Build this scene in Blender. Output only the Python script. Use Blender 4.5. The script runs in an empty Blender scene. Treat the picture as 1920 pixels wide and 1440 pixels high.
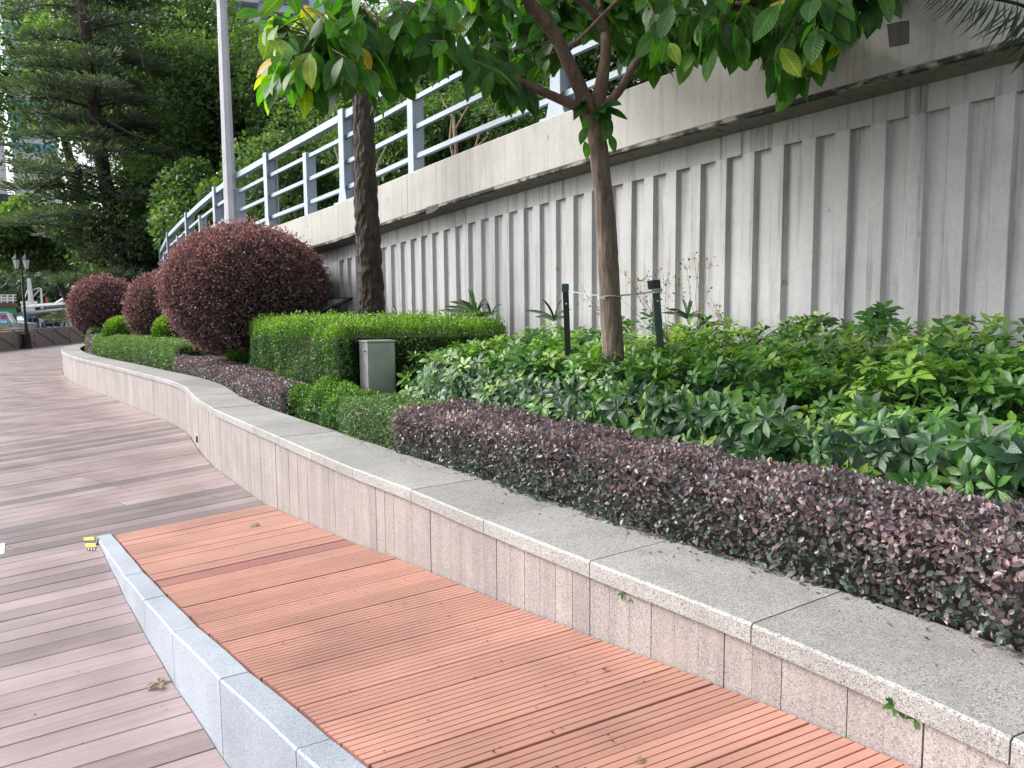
import bpy, math, random
import numpy as np
from mathutils import Vector, Matrix

# ---------------------------------------------------------------- camera, world, sun, exposure
SC = bpy.context.scene
COL = SC.collection
F = 1420.0; PITCH = math.radians(5.48); ROLL = math.radians(0.5); CAMZ = 1.5
_r0 = np.array([1, 0, 0.]); FW = np.array([0, math.cos(PITCH), -math.sin(PITCH)]); _u0 = np.cross(_r0, FW)
RT = math.cos(ROLL) * _r0 - math.sin(ROLL) * _u0
UP = math.cos(ROLL) * _u0 + math.sin(ROLL) * _r0
CAM = np.array([0, 0, CAMZ])
cam = bpy.data.cameras.new('camera'); cam.sensor_width = 36; cam.lens = F / 1920 * 36
cam.clip_end = 2000; cam.clip_start = 0.05
co = bpy.data.objects.new('camera', cam); COL.objects.link(co)
co.matrix_world = Matrix(((RT[0], UP[0], -FW[0], 0), (RT[1], UP[1], -FW[1], 0), (RT[2], UP[2], -FW[2], CAMZ), (0, 0, 0, 1)))
SC.camera = co

SUN_EL, SUN_AZ = math.radians(38), math.radians(-82)   # azimuth from +Y towards +X
w = bpy.data.worlds.new('World'); SC.world = w; w.use_nodes = True
nt = w.node_tree; nt.nodes.clear()
sky = nt.nodes.new('ShaderNodeTexSky'); sky.sky_type = 'NISHITA'; sky.sun_disc = False
sky.sun_elevation = SUN_EL; sky.sun_rotation = SUN_AZ; sky.dust_density = 4.0; sky.air_density = 1.0
hs = nt.nodes.new('ShaderNodeHueSaturation'); hs.inputs['Saturation'].default_value = 0.3
bg = nt.nodes.new('ShaderNodeBackground'); bg.inputs['Strength'].default_value = 0.15
ow = nt.nodes.new('ShaderNodeOutputWorld')
nt.links.new(sky.outputs[0], hs.inputs['Color']); nt.links.new(hs.outputs[0], bg.inputs['Color']); nt.links.new(bg.outputs[0], ow.inputs['Surface'])
sl = bpy.data.lights.new('sun', 'SUN'); sl.energy = 1.25; sl.angle = math.radians(22); sl.color = (1, 0.975, 0.95)
so = bpy.data.objects.new('sun', sl); COL.objects.link(so)
sd = Vector((math.sin(SUN_AZ) * math.cos(SUN_EL), math.cos(SUN_AZ) * math.cos(SUN_EL), math.sin(SUN_EL)))
so.rotation_euler = sd.to_track_quat('Z', 'Y').to_euler()
SC.view_settings.view_transform = 'Standard'; SC.view_settings.look = 'None'
SC.view_settings.exposure = 1.05; SC.view_settings.gamma = 1.0; SC.view_settings.use_curve_mapping = False
SC.cycles.max_bounces = 7; SC.cycles.diffuse_bounces = 4; SC.cycles.transparent_max_bounces = 8
SC.cycles.use_denoising = True

rng = np.random.default_rng(7)
R_ = random.Random(5)

# ---------------------------------------------------------------- surveying helpers (photo point -> place)
def ray(x, y): return (x - 960) / F * RT - (y - 720) / F * UP + FW
def gz(x, y, z=0.):
    d = ray(x, y); return CAM + (z - CAMZ) / d[2] * d
def dep(x, y, Y):
    d = ray(x, y); return CAM + d * (Y / d[1])
def inview(P, margin=60):
    q = P - CAM; z = q @ FW
    X = 960 + F * (q @ RT) / np.maximum(z, .01); Yp = 720 - F * (q @ UP) / np.maximum(z, .01)
    return (z > .1) & (X > -margin) & (X < 1920 + margin) & (Yp > -margin) & (Yp < 1440 + margin)

# ---------------------------------------------------------------- material helpers
def new_mat(name):
    m = bpy.data.materials.new(name); m.use_nodes = True
    n = m.node_tree.nodes; n.clear()
    out = n.new('ShaderNodeOutputMaterial'); b = n.new('ShaderNodeBsdfPrincipled')
    m.node_tree.links.new(b.outputs[0], out.inputs['Surface'])
    return m, m.node_tree, b, out
def N(t, kind, **kw):
    n = t.nodes.new(kind)
    for k, v in kw.items():
        if k.startswith('i_'): n.inputs[int(k[2:])].default_value = v
        else: setattr(n, k, v)
    return n
def ramp(t, src, stops, interp='LINEAR'):
    r = t.nodes.new('ShaderNodeValToRGB'); r.color_ramp.interpolation = interp
    e = r.color_ramp.elements
    while len(e) < len(stops): e.new(0.5)
    for k, (p, c) in enumerate(stops):
        e[k].position = p; e[k].color = (*c, 1) if len(c) == 3 else c
    t.links.new(src, r.inputs[0]); return r.outputs[0]
def noise(t, scale, detail=4, rough=0.55, vec=None, dist=0):
    n = t.nodes.new('ShaderNodeTexNoise'); n.inputs['Scale'].default_value = scale
    n.inputs['Detail'].default_value = detail; n.inputs['Roughness'].default_value = rough; n.inputs['Distortion'].default_value = dist
    if vec is not None: t.links.new(vec, n.inputs['Vector'])
    return n.outputs[0]
def mixc(t, a, b, fac, mode='MIX'):
    m = t.nodes.new('ShaderNodeMix'); m.data_type = 'RGBA'; m.blend_type = mode
    for s, v in ((0, fac), (6, a), (7, b)):
        if hasattr(v, 'links') or hasattr(v, 'is_output'): t.links.new(v, m.inputs[s])
        else: m.inputs[s].default_value = v if s == 0 else (*v, 1)
    return m.outputs[2]
def mapped(t, scale=(1, 1, 1), coord='Object'):
    tc = t.nodes.new('ShaderNodeTexCoord'); mp = t.nodes.new('ShaderNodeMapping'); mp.inputs['Scale'].default_value = scale
    t.links.new(tc.outputs[coord], mp.inputs[0]); return mp.outputs[0]
def geopos(t, scale=(1, 1, 1)):
    g = t.nodes.new('ShaderNodeNewGeometry'); mp = t.nodes.new('ShaderNodeMapping'); mp.inputs['Scale'].default_value = scale
    t.links.new(g.outputs['Position'], mp.inputs[0]); return mp.outputs[0]
def bump(t, b, h, strength=.3, dist=.01):
    n = t.nodes.new('ShaderNodeBump'); n.inputs['Strength'].default_value = strength; n.inputs['Distance'].default_value = dist
    t.links.new(h, n.inputs['Height']); t.links.new(n.outputs[0], b.inputs['Normal'])
def flat(name, c, rough=.6, metal=0., var=.15, sc=6.):
    m, t, b, o = new_mat(name)
    n = noise(t, sc, 5, .6, geopos(t))
    c0 = tuple(max(0, x * (1 - var)) for x in c); c1 = tuple(min(1, x * (1 + var)) for x in c)
    t.links.new(ramp(t, n, [(.3, c0), (.7, c1)]), b.inputs['Base Color'])
    b.inputs['Roughness'].default_value = rough; b.inputs['Metallic'].default_value = metal
    bump(t, b, n, .15, .004)
    return m
def leafmat(name, stops, rough=.45, trans=.3, tcol=None, spec=.5, vein=0):
    m, t, b, o = new_mat(name)
    at = N(t, 'ShaderNodeAttribute', attribute_name='v')
    c = ramp(t, at.outputs['Fac'], stops)
    n = noise(t, 14, 2, .5, geopos(t))
    dk = ramp(t, n, [(.25, (.72, .72, .72)), (.75, (1.2, 1.2, 1.2))])
    c = mixc(t, c, dk, 1.0, 'MULTIPLY')
    if vein:
        am = N(t, 'ShaderNodeAttribute', attribute_name='lm'); ay = N(t, 'ShaderNodeAttribute', attribute_name='ly')
        rib = ramp(t, am.outputs['Fac'], [(0, (1 + vein,) * 3), (.07, (1 + vein * .8,) * 3), (.13, (.93, .93, .93)), (1, (1.04, 1.04, 1.04))]); c = mixc(t, c, rib, 1., 'MULTIPLY')
        q = N(t, 'ShaderNodeMath', operation='MULTIPLY_ADD', i_1=-.22); t.links.new(am.outputs['Fac'], q.inputs[0]); t.links.new(ay.outputs['Fac'], q.inputs[2])
        q2 = N(t, 'ShaderNodeMath', operation='MULTIPLY', i_1=62.); t.links.new(q.outputs[0], q2.inputs[0]); q3 = N(t, 'ShaderNodeMath', operation='SINE'); t.links.new(q2.outputs[0], q3.inputs[0])
        c = mixc(t, c, ramp(t, q3.outputs[0], [(.0, (.95,) * 3), (.8, (1., 1., 1.)), (.98, (1 + vein * .35,) * 3)]), 1., 'MULTIPLY'); bump(t, b, q3.outputs[0], .18, .004)
    t.links.new(c, b.inputs['Base Color']); b.inputs['Roughness'].default_value = rough
    b.inputs['Specular IOR Level'].default_value = spec
    tr = t.nodes.new('ShaderNodeBsdfTranslucent')
    tc = mixc(t, c, tcol or (1.3, 1.5, .5), 1.0, 'MULTIPLY'); t.links.new(tc, tr.inputs['Color'])
    mx = t.nodes.new('ShaderNodeMixShader'); mx.inputs[0].default_value = trans
    t.links.new(b.outputs[0], mx.inputs[1]); t.links.new(tr.outputs[0], mx.inputs[2]); t.links.new(mx.outputs[0], o.inputs['Surface'])
    return m
def granite(name, base, dark, light, stain=None, scale=1., streak=0.):
    m, t, b, o = new_mat(name)
    g = geopos(t)
    v = t.nodes.new('ShaderNodeTexVoronoi'); v.inputs['Scale'].default_value = 260 * scale; t.links.new(g, v.inputs['Vector'])
    sp = N(t, 'ShaderNodeSeparateColor'); t.links.new(v.outputs['Color'], sp.inputs[0])
    c = ramp(t, sp.outputs[0], [(0, dark), (.16, tuple((a + d) / 2 for a, d in zip(base, dark))), (.3, base), (.75, base), (1, light)])
    big = noise(t, 2.2, 5, .6, g)
    c = mixc(t, c, ramp(t, big, [(.3, (.82, .82, .82)), (.7, (1.1, 1.1, 1.1))]), 1., 'MULTIPLY')
    if streak:
        st = noise(t, 1., 6, .7, geopos(t, (22, 22, .9)))
        sm = ramp(t, st, [(.42, (1, 1, 1)), (.6, (1 - streak, 1 - streak, 1 - streak * .95)), (.7, (1 - streak * .5,) * 3)])
        c = mixc(t, c, sm, 1., 'MULTIPLY')
    if stain:
        sn = noise(t, 5, 6, .65, g)
        c = mixc(t, c, stain, ramp(t, sn, [(.52, (0, 0, 0)), (.72, (.55, .55, .55))]))
    c = objrand(t, c, .92, 1.08)
    t.links.new(c, b.inputs['Base Color']); b.inputs['Roughness'].default_value = .62
    bump(t, b, sp.outputs[1], .12, .002)
    return m
def objrand(t, c, lo, hi):
    oi = N(t, 'ShaderNodeObjectInfo')
    return mixc(t, c, ramp(t, oi.outputs['Random'], [(0, (lo,) * 3), (1, (hi,) * 3)]), 1., 'MULTIPLY')
def plankmat(name, c0, c1, ribs=26, rough=.42, spread=(.86, 1.12), ribstr=.25, stain=.2, rand=True):
    m, t, b, o = new_mat(name)
    uv = N(t, 'ShaderNodeUVMap'); mp = N(t, 'ShaderNodeMapping'); t.links.new(uv.outputs[0], mp.inputs[0])
    oi = N(t, 'ShaderNodeObjectInfo'); cb = N(t, 'ShaderNodeCombineXYZ'); mu = N(t, 'ShaderNodeMath', operation='MULTIPLY', i_1=37.)
    t.links.new(oi.outputs['Random'], mu.inputs[0]); t.links.new(mu.outputs[0], cb.inputs[0]); t.links.new(cb.outputs[0], mp.inputs['Location'])
    mp.inputs['Scale'].default_value = (1.3, 60, 1)
    gr = noise(t, 1., 5, .6, mp.outputs[0])
    c = ramp(t, gr, [(.3, c0), (.7, c1)])
    bn = noise(t, 1.7, 5, .6, geopos(t))
    c = mixc(t, c, ramp(t, bn, [(.3, (1 - stain,) * 3), (.65, (1.06,) * 3)]), 1., 'MULTIPLY')
    if rand: c = objrand(t, c, *spread)
    t.links.new(c, b.inputs['Base Color'])
    sx = N(t, 'ShaderNodeSeparateXYZ'); t.links.new(uv.outputs[0], sx.inputs[0])
    k = N(t, 'ShaderNodeMath', operation='MULTIPLY', i_1=2 * math.pi * ribs / .15); t.links.new(sx.outputs[1], k.inputs[0])
    sn = N(t, 'ShaderNodeMath', operation='SINE'); t.links.new(k.outputs[0], sn.inputs[0])
    ad = N(t, 'ShaderNodeMath', operation='MULTIPLY_ADD', i_1=ribstr); t.links.new(sn.outputs[0], ad.inputs[0]); t.links.new(gr, ad.inputs[2])
    bump(t, b, ad.outputs[0], .5, .002)
    rr = ramp(t, bn, [(.3, (rough - .1,) * 3), (.7, (rough + .12,) * 3)]); t.links.new(rr, b.inputs['Roughness'])
    return m
def concrete(name, c, dirt=.35, vert=True, rough=.8):
    m, t, b, o = new_mat(name)
    a = noise(t, 1.3, 8, .65, geopos(t)); s = noise(t, 1., 7, .7, geopos(t, (14, 14, .7) if vert else (2, 2, 2)))
    f = noise(t, 40, 4, .6, geopos(t))
    col = ramp(t, a, [(.25, tuple(x * .8 for x in c)), (.7, tuple(min(1, x * 1.1) for x in c))])
    col = mixc(t, col, ramp(t, s, [(.5, (1, 1, 1)), (.68, (1 - dirt,) * 3)]), 1., 'MULTIPLY')
    pit = noise(t, 9, 3, .5, geopos(t, (1, 1, .6)))
    col = mixc(t, col, ramp(t, pit, [(.70, (1, 1, 1)), (.76, (.45, .45, .46))]), 1., 'MULTIPLY')
    col = mixc(t, col, ramp(t, f, [(.3, (.93,) * 3), (.7, (1.05,) * 3)]), 1., 'MULTIPLY')
    t.links.new(col, b.inputs['Base Color']); b.inputs['Roughness'].default_value = rough
    bump(t, b, a, .35, .02)
    return m
def bark(name, c0, c1, sc=30, strength=.9, dist=.02, stretch=.25):
    m, t, b, o = new_mat(name)
    g = geopos(t, (1, 1, stretch))
    v = t.nodes.new('ShaderNodeTexVoronoi'); v.feature = 'F1'; v.inputs['Scale'].default_value = sc; t.links.new(g, v.inputs['Vector'])
    n = noise(t, sc * .8, 6, .7, g, .6); n2 = noise(t, 5, 3, .6, geopos(t))
    c = ramp(t, n, [(.3, c0), (.68, c1)])
    c = mixc(t, c, ramp(t, n2, [(.3, (.7,) * 3), (.7, (1.25,) * 3)]), 1., 'MULTIPLY')
    t.links.new(c, b.inputs['Base Color']); b.inputs['Roughness'].default_value = .9
    h = N(t, 'ShaderNodeMath', operation='ADD'); t.links.new(n, h.inputs[0]); t.links.new(v.outputs[0], h.inputs[1])
    bump(t, b, h.outputs[0], strength, dist)
    return m
def paint(name, c, wear=.5, rough=.45, wc=(.25, .2, .17)):
    m, t, b, o = new_mat(name)
    n = noise(t, 22, 6, .7, geopos(t, (1, 1, .5))); n2 = noise(t, 2.5, 4, .6, geopos(t))
    col = ramp(t, n2, [(.3, tuple(x * .85 for x in c)), (.7, tuple(min(1, x * 1.08) for x in c))])
    col = mixc(t, col, wc, ramp(t, n, [(.62, (0, 0, 0)), (.68, (wear,) * 3)]))
    t.links.new(col, b.inputs['Base Color']); b.inputs['Roughness'].default_value = rough
    bump(t, b, n, .15, .002)
    return m

M = {}
M['brown'] = plankmat('brown_decking', (.29, .215, .215), (.385, .31, .31), ribs=22, rough=.36)
M['brown_rib'] = plankmat('brown_ribbed_decking', (.265, .20, .198), (.345, .275, .275), ribs=22, ribstr=1.2, rough=.42)
M['dark_plank'] = plankmat('dark_decking', (.165, .137, .142), (.21, .178, .185), ribs=22)
M['red_plank'] = plankmat('red_decking', (.3, .12, .09), (.36, .16, .12), ribs=22)
M['orange'] = plankmat('terracotta_decking', (.375, .178, .135), (.46, .245, .19), ribs=8, ribstr=.0, rough=.5, spread=(.88, 1.1), stain=.24)
M['maroon'] = plankmat('maroon_decking', (.27, .11, .095), (.32, .14, .12), ribs=8, ribstr=0, rough=.5)
M['under'] = flat('dark_timber_frame', (.06, .045, .04), .9)  # dark brown for the sheet and frame below the boards
M['kerb'] = granite('blue_grey_granite', (.325, .36, .42), (.2, .225, .27), (.46, .50, .57), scale=1.2)
M['coping'] = granite('grey_granite', (.33, .322, .312), (.08, .08, .08), (.51, .50, .485), stain=(.2, .19, .175), scale=1.25)
M['clad'] = granite('pink_granite', (.335, .300, .29), (.16, .145, .145), (.46, .42, .415), scale=1.1, streak=.17, stain=(.36, .30, .26))
M['mortar'] = flat('dark_joint_mortar', (.14, .12, .1), .9)
M['soil'] = flat('planting_soil', (.035, .025, .018), .95, var=.5, sc=20)
M['parapet'] = concrete('pale_painted_concrete', (.43, .42, .395), .25)
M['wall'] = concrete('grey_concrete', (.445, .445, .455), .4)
M['soffit'] = concrete('dark_soffit_concrete', (.17, .16, .15), .5)  # soffit concrete darker than the parapet and wall
M['blackstain'] = concrete('black_algae_stain', (.05, .048, .045), .5)
M['rail'] = paint('pale_blue_grey_paint', (.32, .39, .46), .75)
M['pole'] = paint('grey_pole_paint', (.60, .61, .66), .15)
M['steel'] = flat('zinc_cabinet_metal', (.44, .445, .455), .4, .5, .2, 5)
M['stake'] = paint('dark_green_paint', (.03, .075, .065), .3, .4, (.08, .06, .05))
M['stake_black'] = paint('black_green_paint', (.012, .018, .018), .3, .4, (.08, .06, .05))
M['wire'] = flat('galvanised_wire', (.45, .45, .45), .4, .8)
M['black'] = flat('black_lamp_paint', (.012, .013, .015), .4)
M['glass_white'] = flat('opal_glass', (.8, .8, .78), .2, var=.02)
M['bark'] = bark('light_brown_bark', (.06, .044, .034), (.25, .20, .155), 34, .8, .008, .18)
M['bark_red'] = bark('branch_bark', (.075, .045, .035), (.2, .14, .11), 30, .8, .006, .3)
M['bark_dark'] = bark('dark_rough_bark', (.012, .009, .007), (.075, .056, .042), 26, 1.0, .03, .35)
M['bark_far'] = bark('far_bark', (.02, .016, .014), (.06, .048, .04), 12, .8, .03)
M['twig'] = flat('twig_shade_brown', (.025, .02, .014), .95, var=.5, sc=30)  # dark filler colour standing in for inner twigs and the shade between them
M['twig_tan'] = flat('pale_twigs', (.28, .22, .15), .9, var=.3, sc=20)
# leaf colours: attribute v 0 = old leaf, in the shrub bed also painted shade, 1 = young leaf
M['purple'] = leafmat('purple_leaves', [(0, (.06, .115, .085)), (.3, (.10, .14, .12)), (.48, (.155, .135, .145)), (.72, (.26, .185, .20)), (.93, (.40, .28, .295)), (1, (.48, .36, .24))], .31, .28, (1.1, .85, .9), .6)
M['ball'] = leafmat('burgundy_leaves', [(0, (.07, .072, .066)), (.35, (.15, .105, .107)), (.7, (.25, .165, .165)), (1, (.46, .27, .26))], .6, .35, (1.2, .8, .75))
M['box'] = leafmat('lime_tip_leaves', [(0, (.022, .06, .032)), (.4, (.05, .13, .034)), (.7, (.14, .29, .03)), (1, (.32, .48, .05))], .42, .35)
M['trim'] = leafmat('mid_green_leaves', [(0, (.06, .11, .065)), (.5, (.11, .20, .085)), (1, (.2, .32, .11))], .42, .3)
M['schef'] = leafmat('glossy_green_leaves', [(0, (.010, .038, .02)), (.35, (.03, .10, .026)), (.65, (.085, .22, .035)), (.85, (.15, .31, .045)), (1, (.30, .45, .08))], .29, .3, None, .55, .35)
M['tree'] = leafmat('broad_green_leaves', [(0, (.022, .06, .024)), (.5, (.04, .125, .02)), (.8, (.09, .24, .025)), (.95, (.30, .40, .03)), (1, (.55, .36, .04))], .42, .42, (1.4, 1.8, .4), .45, .5)
M['conifer'] = leafmat('conifer_needles', [(0, (.055, .08, .065)), (.6, (.10, .14, .10)), (1, (.2, .26, .12))], .6, .3)
M['forest'] = leafmat('forest_leaves', [(0, (.045, .085, .04)), (.5, (.09, .17, .055)), (1, (.24, .35, .09))], .5, .38)
M['forest_far'] = leafmat('far_forest_leaves', [(0, (.07, .11, .085)), (.5, (.11, .165, .11)), (1, (.19, .25, .15))], .6, .25)
M['wall_top'] = concrete('drip_and_shade_concrete', (.37, .37, .375), .68)  # drip stains, with the band also darkened to stand in for canopy shade
M['strap'] = leafmat('strap_leaves', [(0, (.008, .03, .012)), (.5, (.025, .07, .02)), (1, (.09, .16, .03))], .4, .15)
M['palm'] = leafmat('palm_leaflets', [(0, (.008, .022, .014)), (1, (.02, .05, .02))], .6, .1, None, .2)
M['flower'] = leafmat('orange_blossom', [(0, (.45, .16, .06)), (1, (.6, .28, .1))], .6, .3, (1, .8, .6))
M['dry'] = flat('dry_leaf', (.22, .17, .08), .8, var=.3, sc=60)
M['debris'] = flat('dark_debris', (.05, .03, .022), .9, var=.4, sc=90)
M['freshleaf'] = flat('fresh_leaf', (.10, .22, .04), .5, var=.3, sc=60)
M['yellow'] = flat('yellow_tape', (.75, .68, .12), .5, var=.08)
M['tape_grey'] = flat('worn_black_tape', (.10, .10, .11), .6)
M['white'] = flat('white_tape', (.8, .8, .78), .5, var=.05)

# ---------------------------------------------------------------- object helpers
def tag(o, label=None, cat=None, group=None, kind=None):
    if label: o['label'] = label
    if cat: o['category'] = cat
    if group: o['group'] = group
    if kind: o['kind'] = kind
    return o
def empty(name, loc=(0, 0, 0), rz=0):
    o = bpy.data.objects.new(name, None); o.location = loc; o.rotation_euler = (0, 0, rz); COL.objects.link(o); o.empty_display_size = .1
    return o
def link(name, me, parent=None, mats=None):
    o = bpy.data.objects.new(name, me); COL.objects.link(o)
    if mats is not None and not me.materials: me.materials.append(mats)
    if parent is not None: o.parent = parent
    return o
def loc_of(parent):
    p = np.zeros(3)
    while parent is not None:
        p = p + np.array(parent.location); parent = parent.parent
    return p
class MB:
    """mesh builder: world coordinates in, one object out (vertices are stored relative to the parent's place)"""
    def __init__(s): s.v = []; s.f = []; s.uv = []
    def add(s, verts, faces, uvs=None):
        b = len(s.v); s.v += [tuple(map(float, p)) for p in verts]; s.f += [tuple(b + i for i in f) for f in faces]
        if uvs: s.uv += uvs
        return s
    def box(s, c, size, X=(1, 0, 0), Y=(0, 1, 0), Z=(0, 0, 1), ch=0.):
        X, Y, Z, c = (np.array(a, float) for a in (X, Y, Z, c)); a, b, h = size[0] / 2, size[1] / 2, size[2] / 2
        if ch:
            vs = []
            for z, i in ((-h, 0), (h - ch, 0), (h, ch)):
                for sx, sy in ((-1, -1), (1, -1), (1, 1), (-1, 1)): vs.append(c + X * sx * (a - i) + Y * sy * (b - i) + Z * z)
            fs = [(3, 2, 1, 0), (8, 9, 10, 11)]
            for k in (0, 4):
                for i in range(4): j = (i + 1) % 4; fs.append((k + i, k + j, k + 4 + j, k + 4 + i))
            return s.add(vs, fs)
        vs = [c + X * sx * a + Y * sy * b + Z * sz * h for sz in (-1, 1) for sx, sy in ((-1, -1), (1, -1), (1, 1), (-1, 1))]
        return s.add(vs, [(3, 2, 1, 0), (4, 5, 6, 7), (0, 1, 5, 4), (1, 2, 6, 5), (2, 3, 7, 6), (3, 0, 4, 7)])
    def bar(s, p, q, w, h=None, up=(0, 0, 1)):
        p, q = np.array(p, float), np.array(q, float); d = q - p; L = np.linalg.norm(d); d /= L
        x = np.cross(d, up); x /= np.linalg.norm(x); z = np.cross(x, d)
        return s.box((p + q) / 2, (w, L, h or w), x, d, z)
    def tube(s, pts, rad, n=8, cap=True, jit=0., seed=1):
        pts = [np.array(p, float) for p in pts]; r = random.Random(seed)
        if not hasattr(rad, '__len__'): rad = [rad] * len(pts)
        rings = []; x = None
        for i, p in enumerate(pts):
            d = pts[min(i + 1, len(pts) - 1)] - pts[max(i - 1, 0)]; d = d / (np.linalg.norm(d) + 1e-9)
            if x is None: x = np.cross(d, (0, 1, 0.13) if abs(d[1]) < .9 else (1, 0, 0))
            x = x - d * (x @ d); x /= np.linalg.norm(x); y = np.cross(d, x)
            rings.append([p + rad[i] * (1 + r.uniform(-jit, jit)) * (math.cos(a) * x + math.sin(a) * y) for a in [2 * math.pi * k / n for k in range(n)]])
        b = []
        for i in range(len(rings) - 1):
            for k in range(n): b.append((i * n + k, i * n + (k + 1) % n, (i + 1) * n + (k + 1) % n, (i + 1) * n + k))
        if cap: b.append(tuple(range(n))[::-1]); b.append(tuple((len(rings) - 1) * n + k for k in range(n)))
        return s.add([q for R in rings for q in R], b)
    def lathe(s, prof, c=(0, 0, 0), n=12):
        c = np.array(c, float); vs = []; fs = []
        for r, z in prof: vs += [c + (r * math.cos(2 * math.pi * k / n), r * math.sin(2 * math.pi * k / n), z) for k in range(n)]
        for i in range(len(prof) - 1):
            for k in range(n): fs.append((i * n + k, i * n + (k + 1) % n, (i + 1) * n + (k + 1) % n, (i + 1) * n + k))
        fs += [tuple(range(n))[::-1], tuple((len(prof) - 1) * n + k for k in range(n))]
        return s.add(vs, fs)
    def build(s, name, mat, parent=None, smooth=False):
        o_ = loc_of(parent)
        me = bpy.data.meshes.new(name); me.from_pydata([(x - o_[0], y - o_[1], z - o_[2]) for x, y, z in s.v], [], s.f)
        if s.uv:
            ul = me.uv_layers.new(name='UVMap'); idx = np.zeros(len(me.loops), np.int32); me.loops.foreach_get('vertex_index', idx)
            ul.data.foreach_set('uv', np.array(s.uv, np.float32)[idx].ravel())
        if smooth: me.polygons.foreach_set('use_smooth', [True] * len(me.polygons))
        me.materials.append(M[mat] if isinstance(mat, str) else mat)
        return link(name, me, parent)

# ---------------------------------------------------------------- leaves
def leaf_t(n=2, w=.5, fold=.25, droop=.1, ob=.5, tipr=1.0, stalk=0.):
    """leaf along +y, normal +z; ob = place of the widest point; n stations"""
    V = []; T = []
    ys = [i / n for i in range(n + 1)]
    for i, y in enumerate(ys):
        e = math.log(.5) / math.log(ob); hw = w / 2 * (math.sin(math.pi * y ** e) ** tipr if 0 < y < 1 else 0)
        z = -droop * y * y
        V.append((0, stalk + y * (1 - stalk), z))
        if 0 < i < n: V += [(hw, stalk + y * (1 - stalk), z + fold * hw), (-hw, stalk + y * (1 - stalk), z + fold * hw)]
    def c(i): return 0 if i == 0 else 1 + (i - 1) * 3
    for i in range(n):
        a, b = c(i), c(i + 1)
        if i == 0 and n == 1: continue
        if i == 0: T += [(a, b + 1, b), (a, b, b + 2)]
        elif i == n - 1: T += [(a, a + 1, b), (a, b, a + 2)]
        else: T += [(a, a + 1, b), (a + 1, b + 1, b), (a, b, a + 2), (a + 2, b, b + 2)]
    return np.array(V, float), np.array(T, np.int32)
def card_t(w=.5): return np.array([(0, 0, 0), (w / 2, .5, .06), (0, 1, 0), (-w / 2, .5, .06)], float), np.array([(0, 1, 2), (0, 2, 3)], np.int32)
def unit(a): return a / (np.linalg.norm(a, axis=-1, keepdims=True) + 1e-9)
def frames(T, Nn):
    T = unit(T); x = unit(np.cross(T, Nn)); z = np.cross(x, T)
    return np.stack([x, T, z], axis=2)          # columns
def rmesh(name, V, T, v, mat, smooth=False, lm=None):
    me = bpy.data.meshes.new(name); me.vertices.add(len(V)); me.vertices.foreach_set('co', V.astype(np.float32).ravel())
    me.loops.add(len(T) * 3); me.loops.foreach_set('vertex_index', T.astype(np.int32).ravel())
    me.polygons.add(len(T)); me.polygons.foreach_set('loop_start', np.arange(0, len(T) * 3, 3, dtype=np.int32))
    if smooth: me.polygons.foreach_set('use_smooth', np.ones(len(T), bool))
    me.update(calc_edges=True)
    a = me.attributes.new('v', 'FLOAT', 'POINT'); a.data.foreach_set('value', np.asarray(v, np.float32))
    if lm is not None:
        a = me.attributes.new('lm', 'FLOAT', 'POINT'); a.data.foreach_set('value', np.asarray(lm[0], np.float32)); a = me.attributes.new('ly', 'FLOAT', 'POINT'); a.data.foreach_set('value', np.asarray(lm[1], np.float32))
    me.materials.append(M[mat]); return me
def leafset(name, parent, P, T, Nn, S, v, tmpl, mat, parts=0, partname='leaf', smooth=False, kind=True, veins=None):
    V0, T0 = tmpl; R = frames(T, Nn); S = np.asarray(S); base = loc_of(parent)
    idx = np.arange(len(P))
    if parts:
        dist = np.linalg.norm(P - CAM, axis=1); score = S / dist * (Nn @ np.array([0, 0, .2]) * 0 + 1)
        score = np.where(inview(P, 20), score, 0); order = np.argsort(-score)[:parts]
        bins = 6; vm = {}
        for k in order:
            b = int(min(bins - 1, max(0, v[k] * bins)))
            if b not in vm: vm[b] = rmesh(partname, V0, T0, np.full(len(V0), (b + .5) / bins), mat, smooth, veins)
            o = bpy.data.objects.new(partname, vm[b]); COL.objects.link(o); o.parent = parent
            m = np.eye(4); m[:3, :3] = R[k] * S[k]; m[:3, 3] = P[k] - base; o.matrix_basis = Matrix(m.tolist())
        keep = np.ones(len(P), bool); keep[order] = False; idx = idx[keep]
    if len(idx) == 0: return None
    P, R, S, v = P[idx], R[idx], S[idx], np.asarray(v)[idx]
    V = np.einsum('nij,kj->nki', R, V0) * S[:, None, None] + (P - base)[:, None, :]
    TT = T0[None] + (np.arange(len(P)) * len(V0))[:, None, None]
    me = rmesh(name, V.reshape(-1, 3), TT.reshape(-1, 3), np.repeat(v, len(V0)), mat, smooth, None if veins is None else (np.tile(veins[0], len(P)), np.tile(veins[1], len(P))))
    o = link(name, me, parent)
    if kind: o['kind'] = 'stuff'
    return o
def vein_attr(tmpl, n, reps=1, tail=0):
    one_m = []; one_y = []
    for i in range(n + 1):
        one_m.append(0); one_y.append(i / n)
        if 0 < i < n: one_m += [1, 1]; one_y += [i / n] * 2
    m_ = np.array(one_m * reps + [.5] * tail, float); y_ = np.array(one_y * reps + [.5] * tail, float); return m_, y_
def rdir(n): return unit(rng.normal(size=(n, 3)))

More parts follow.
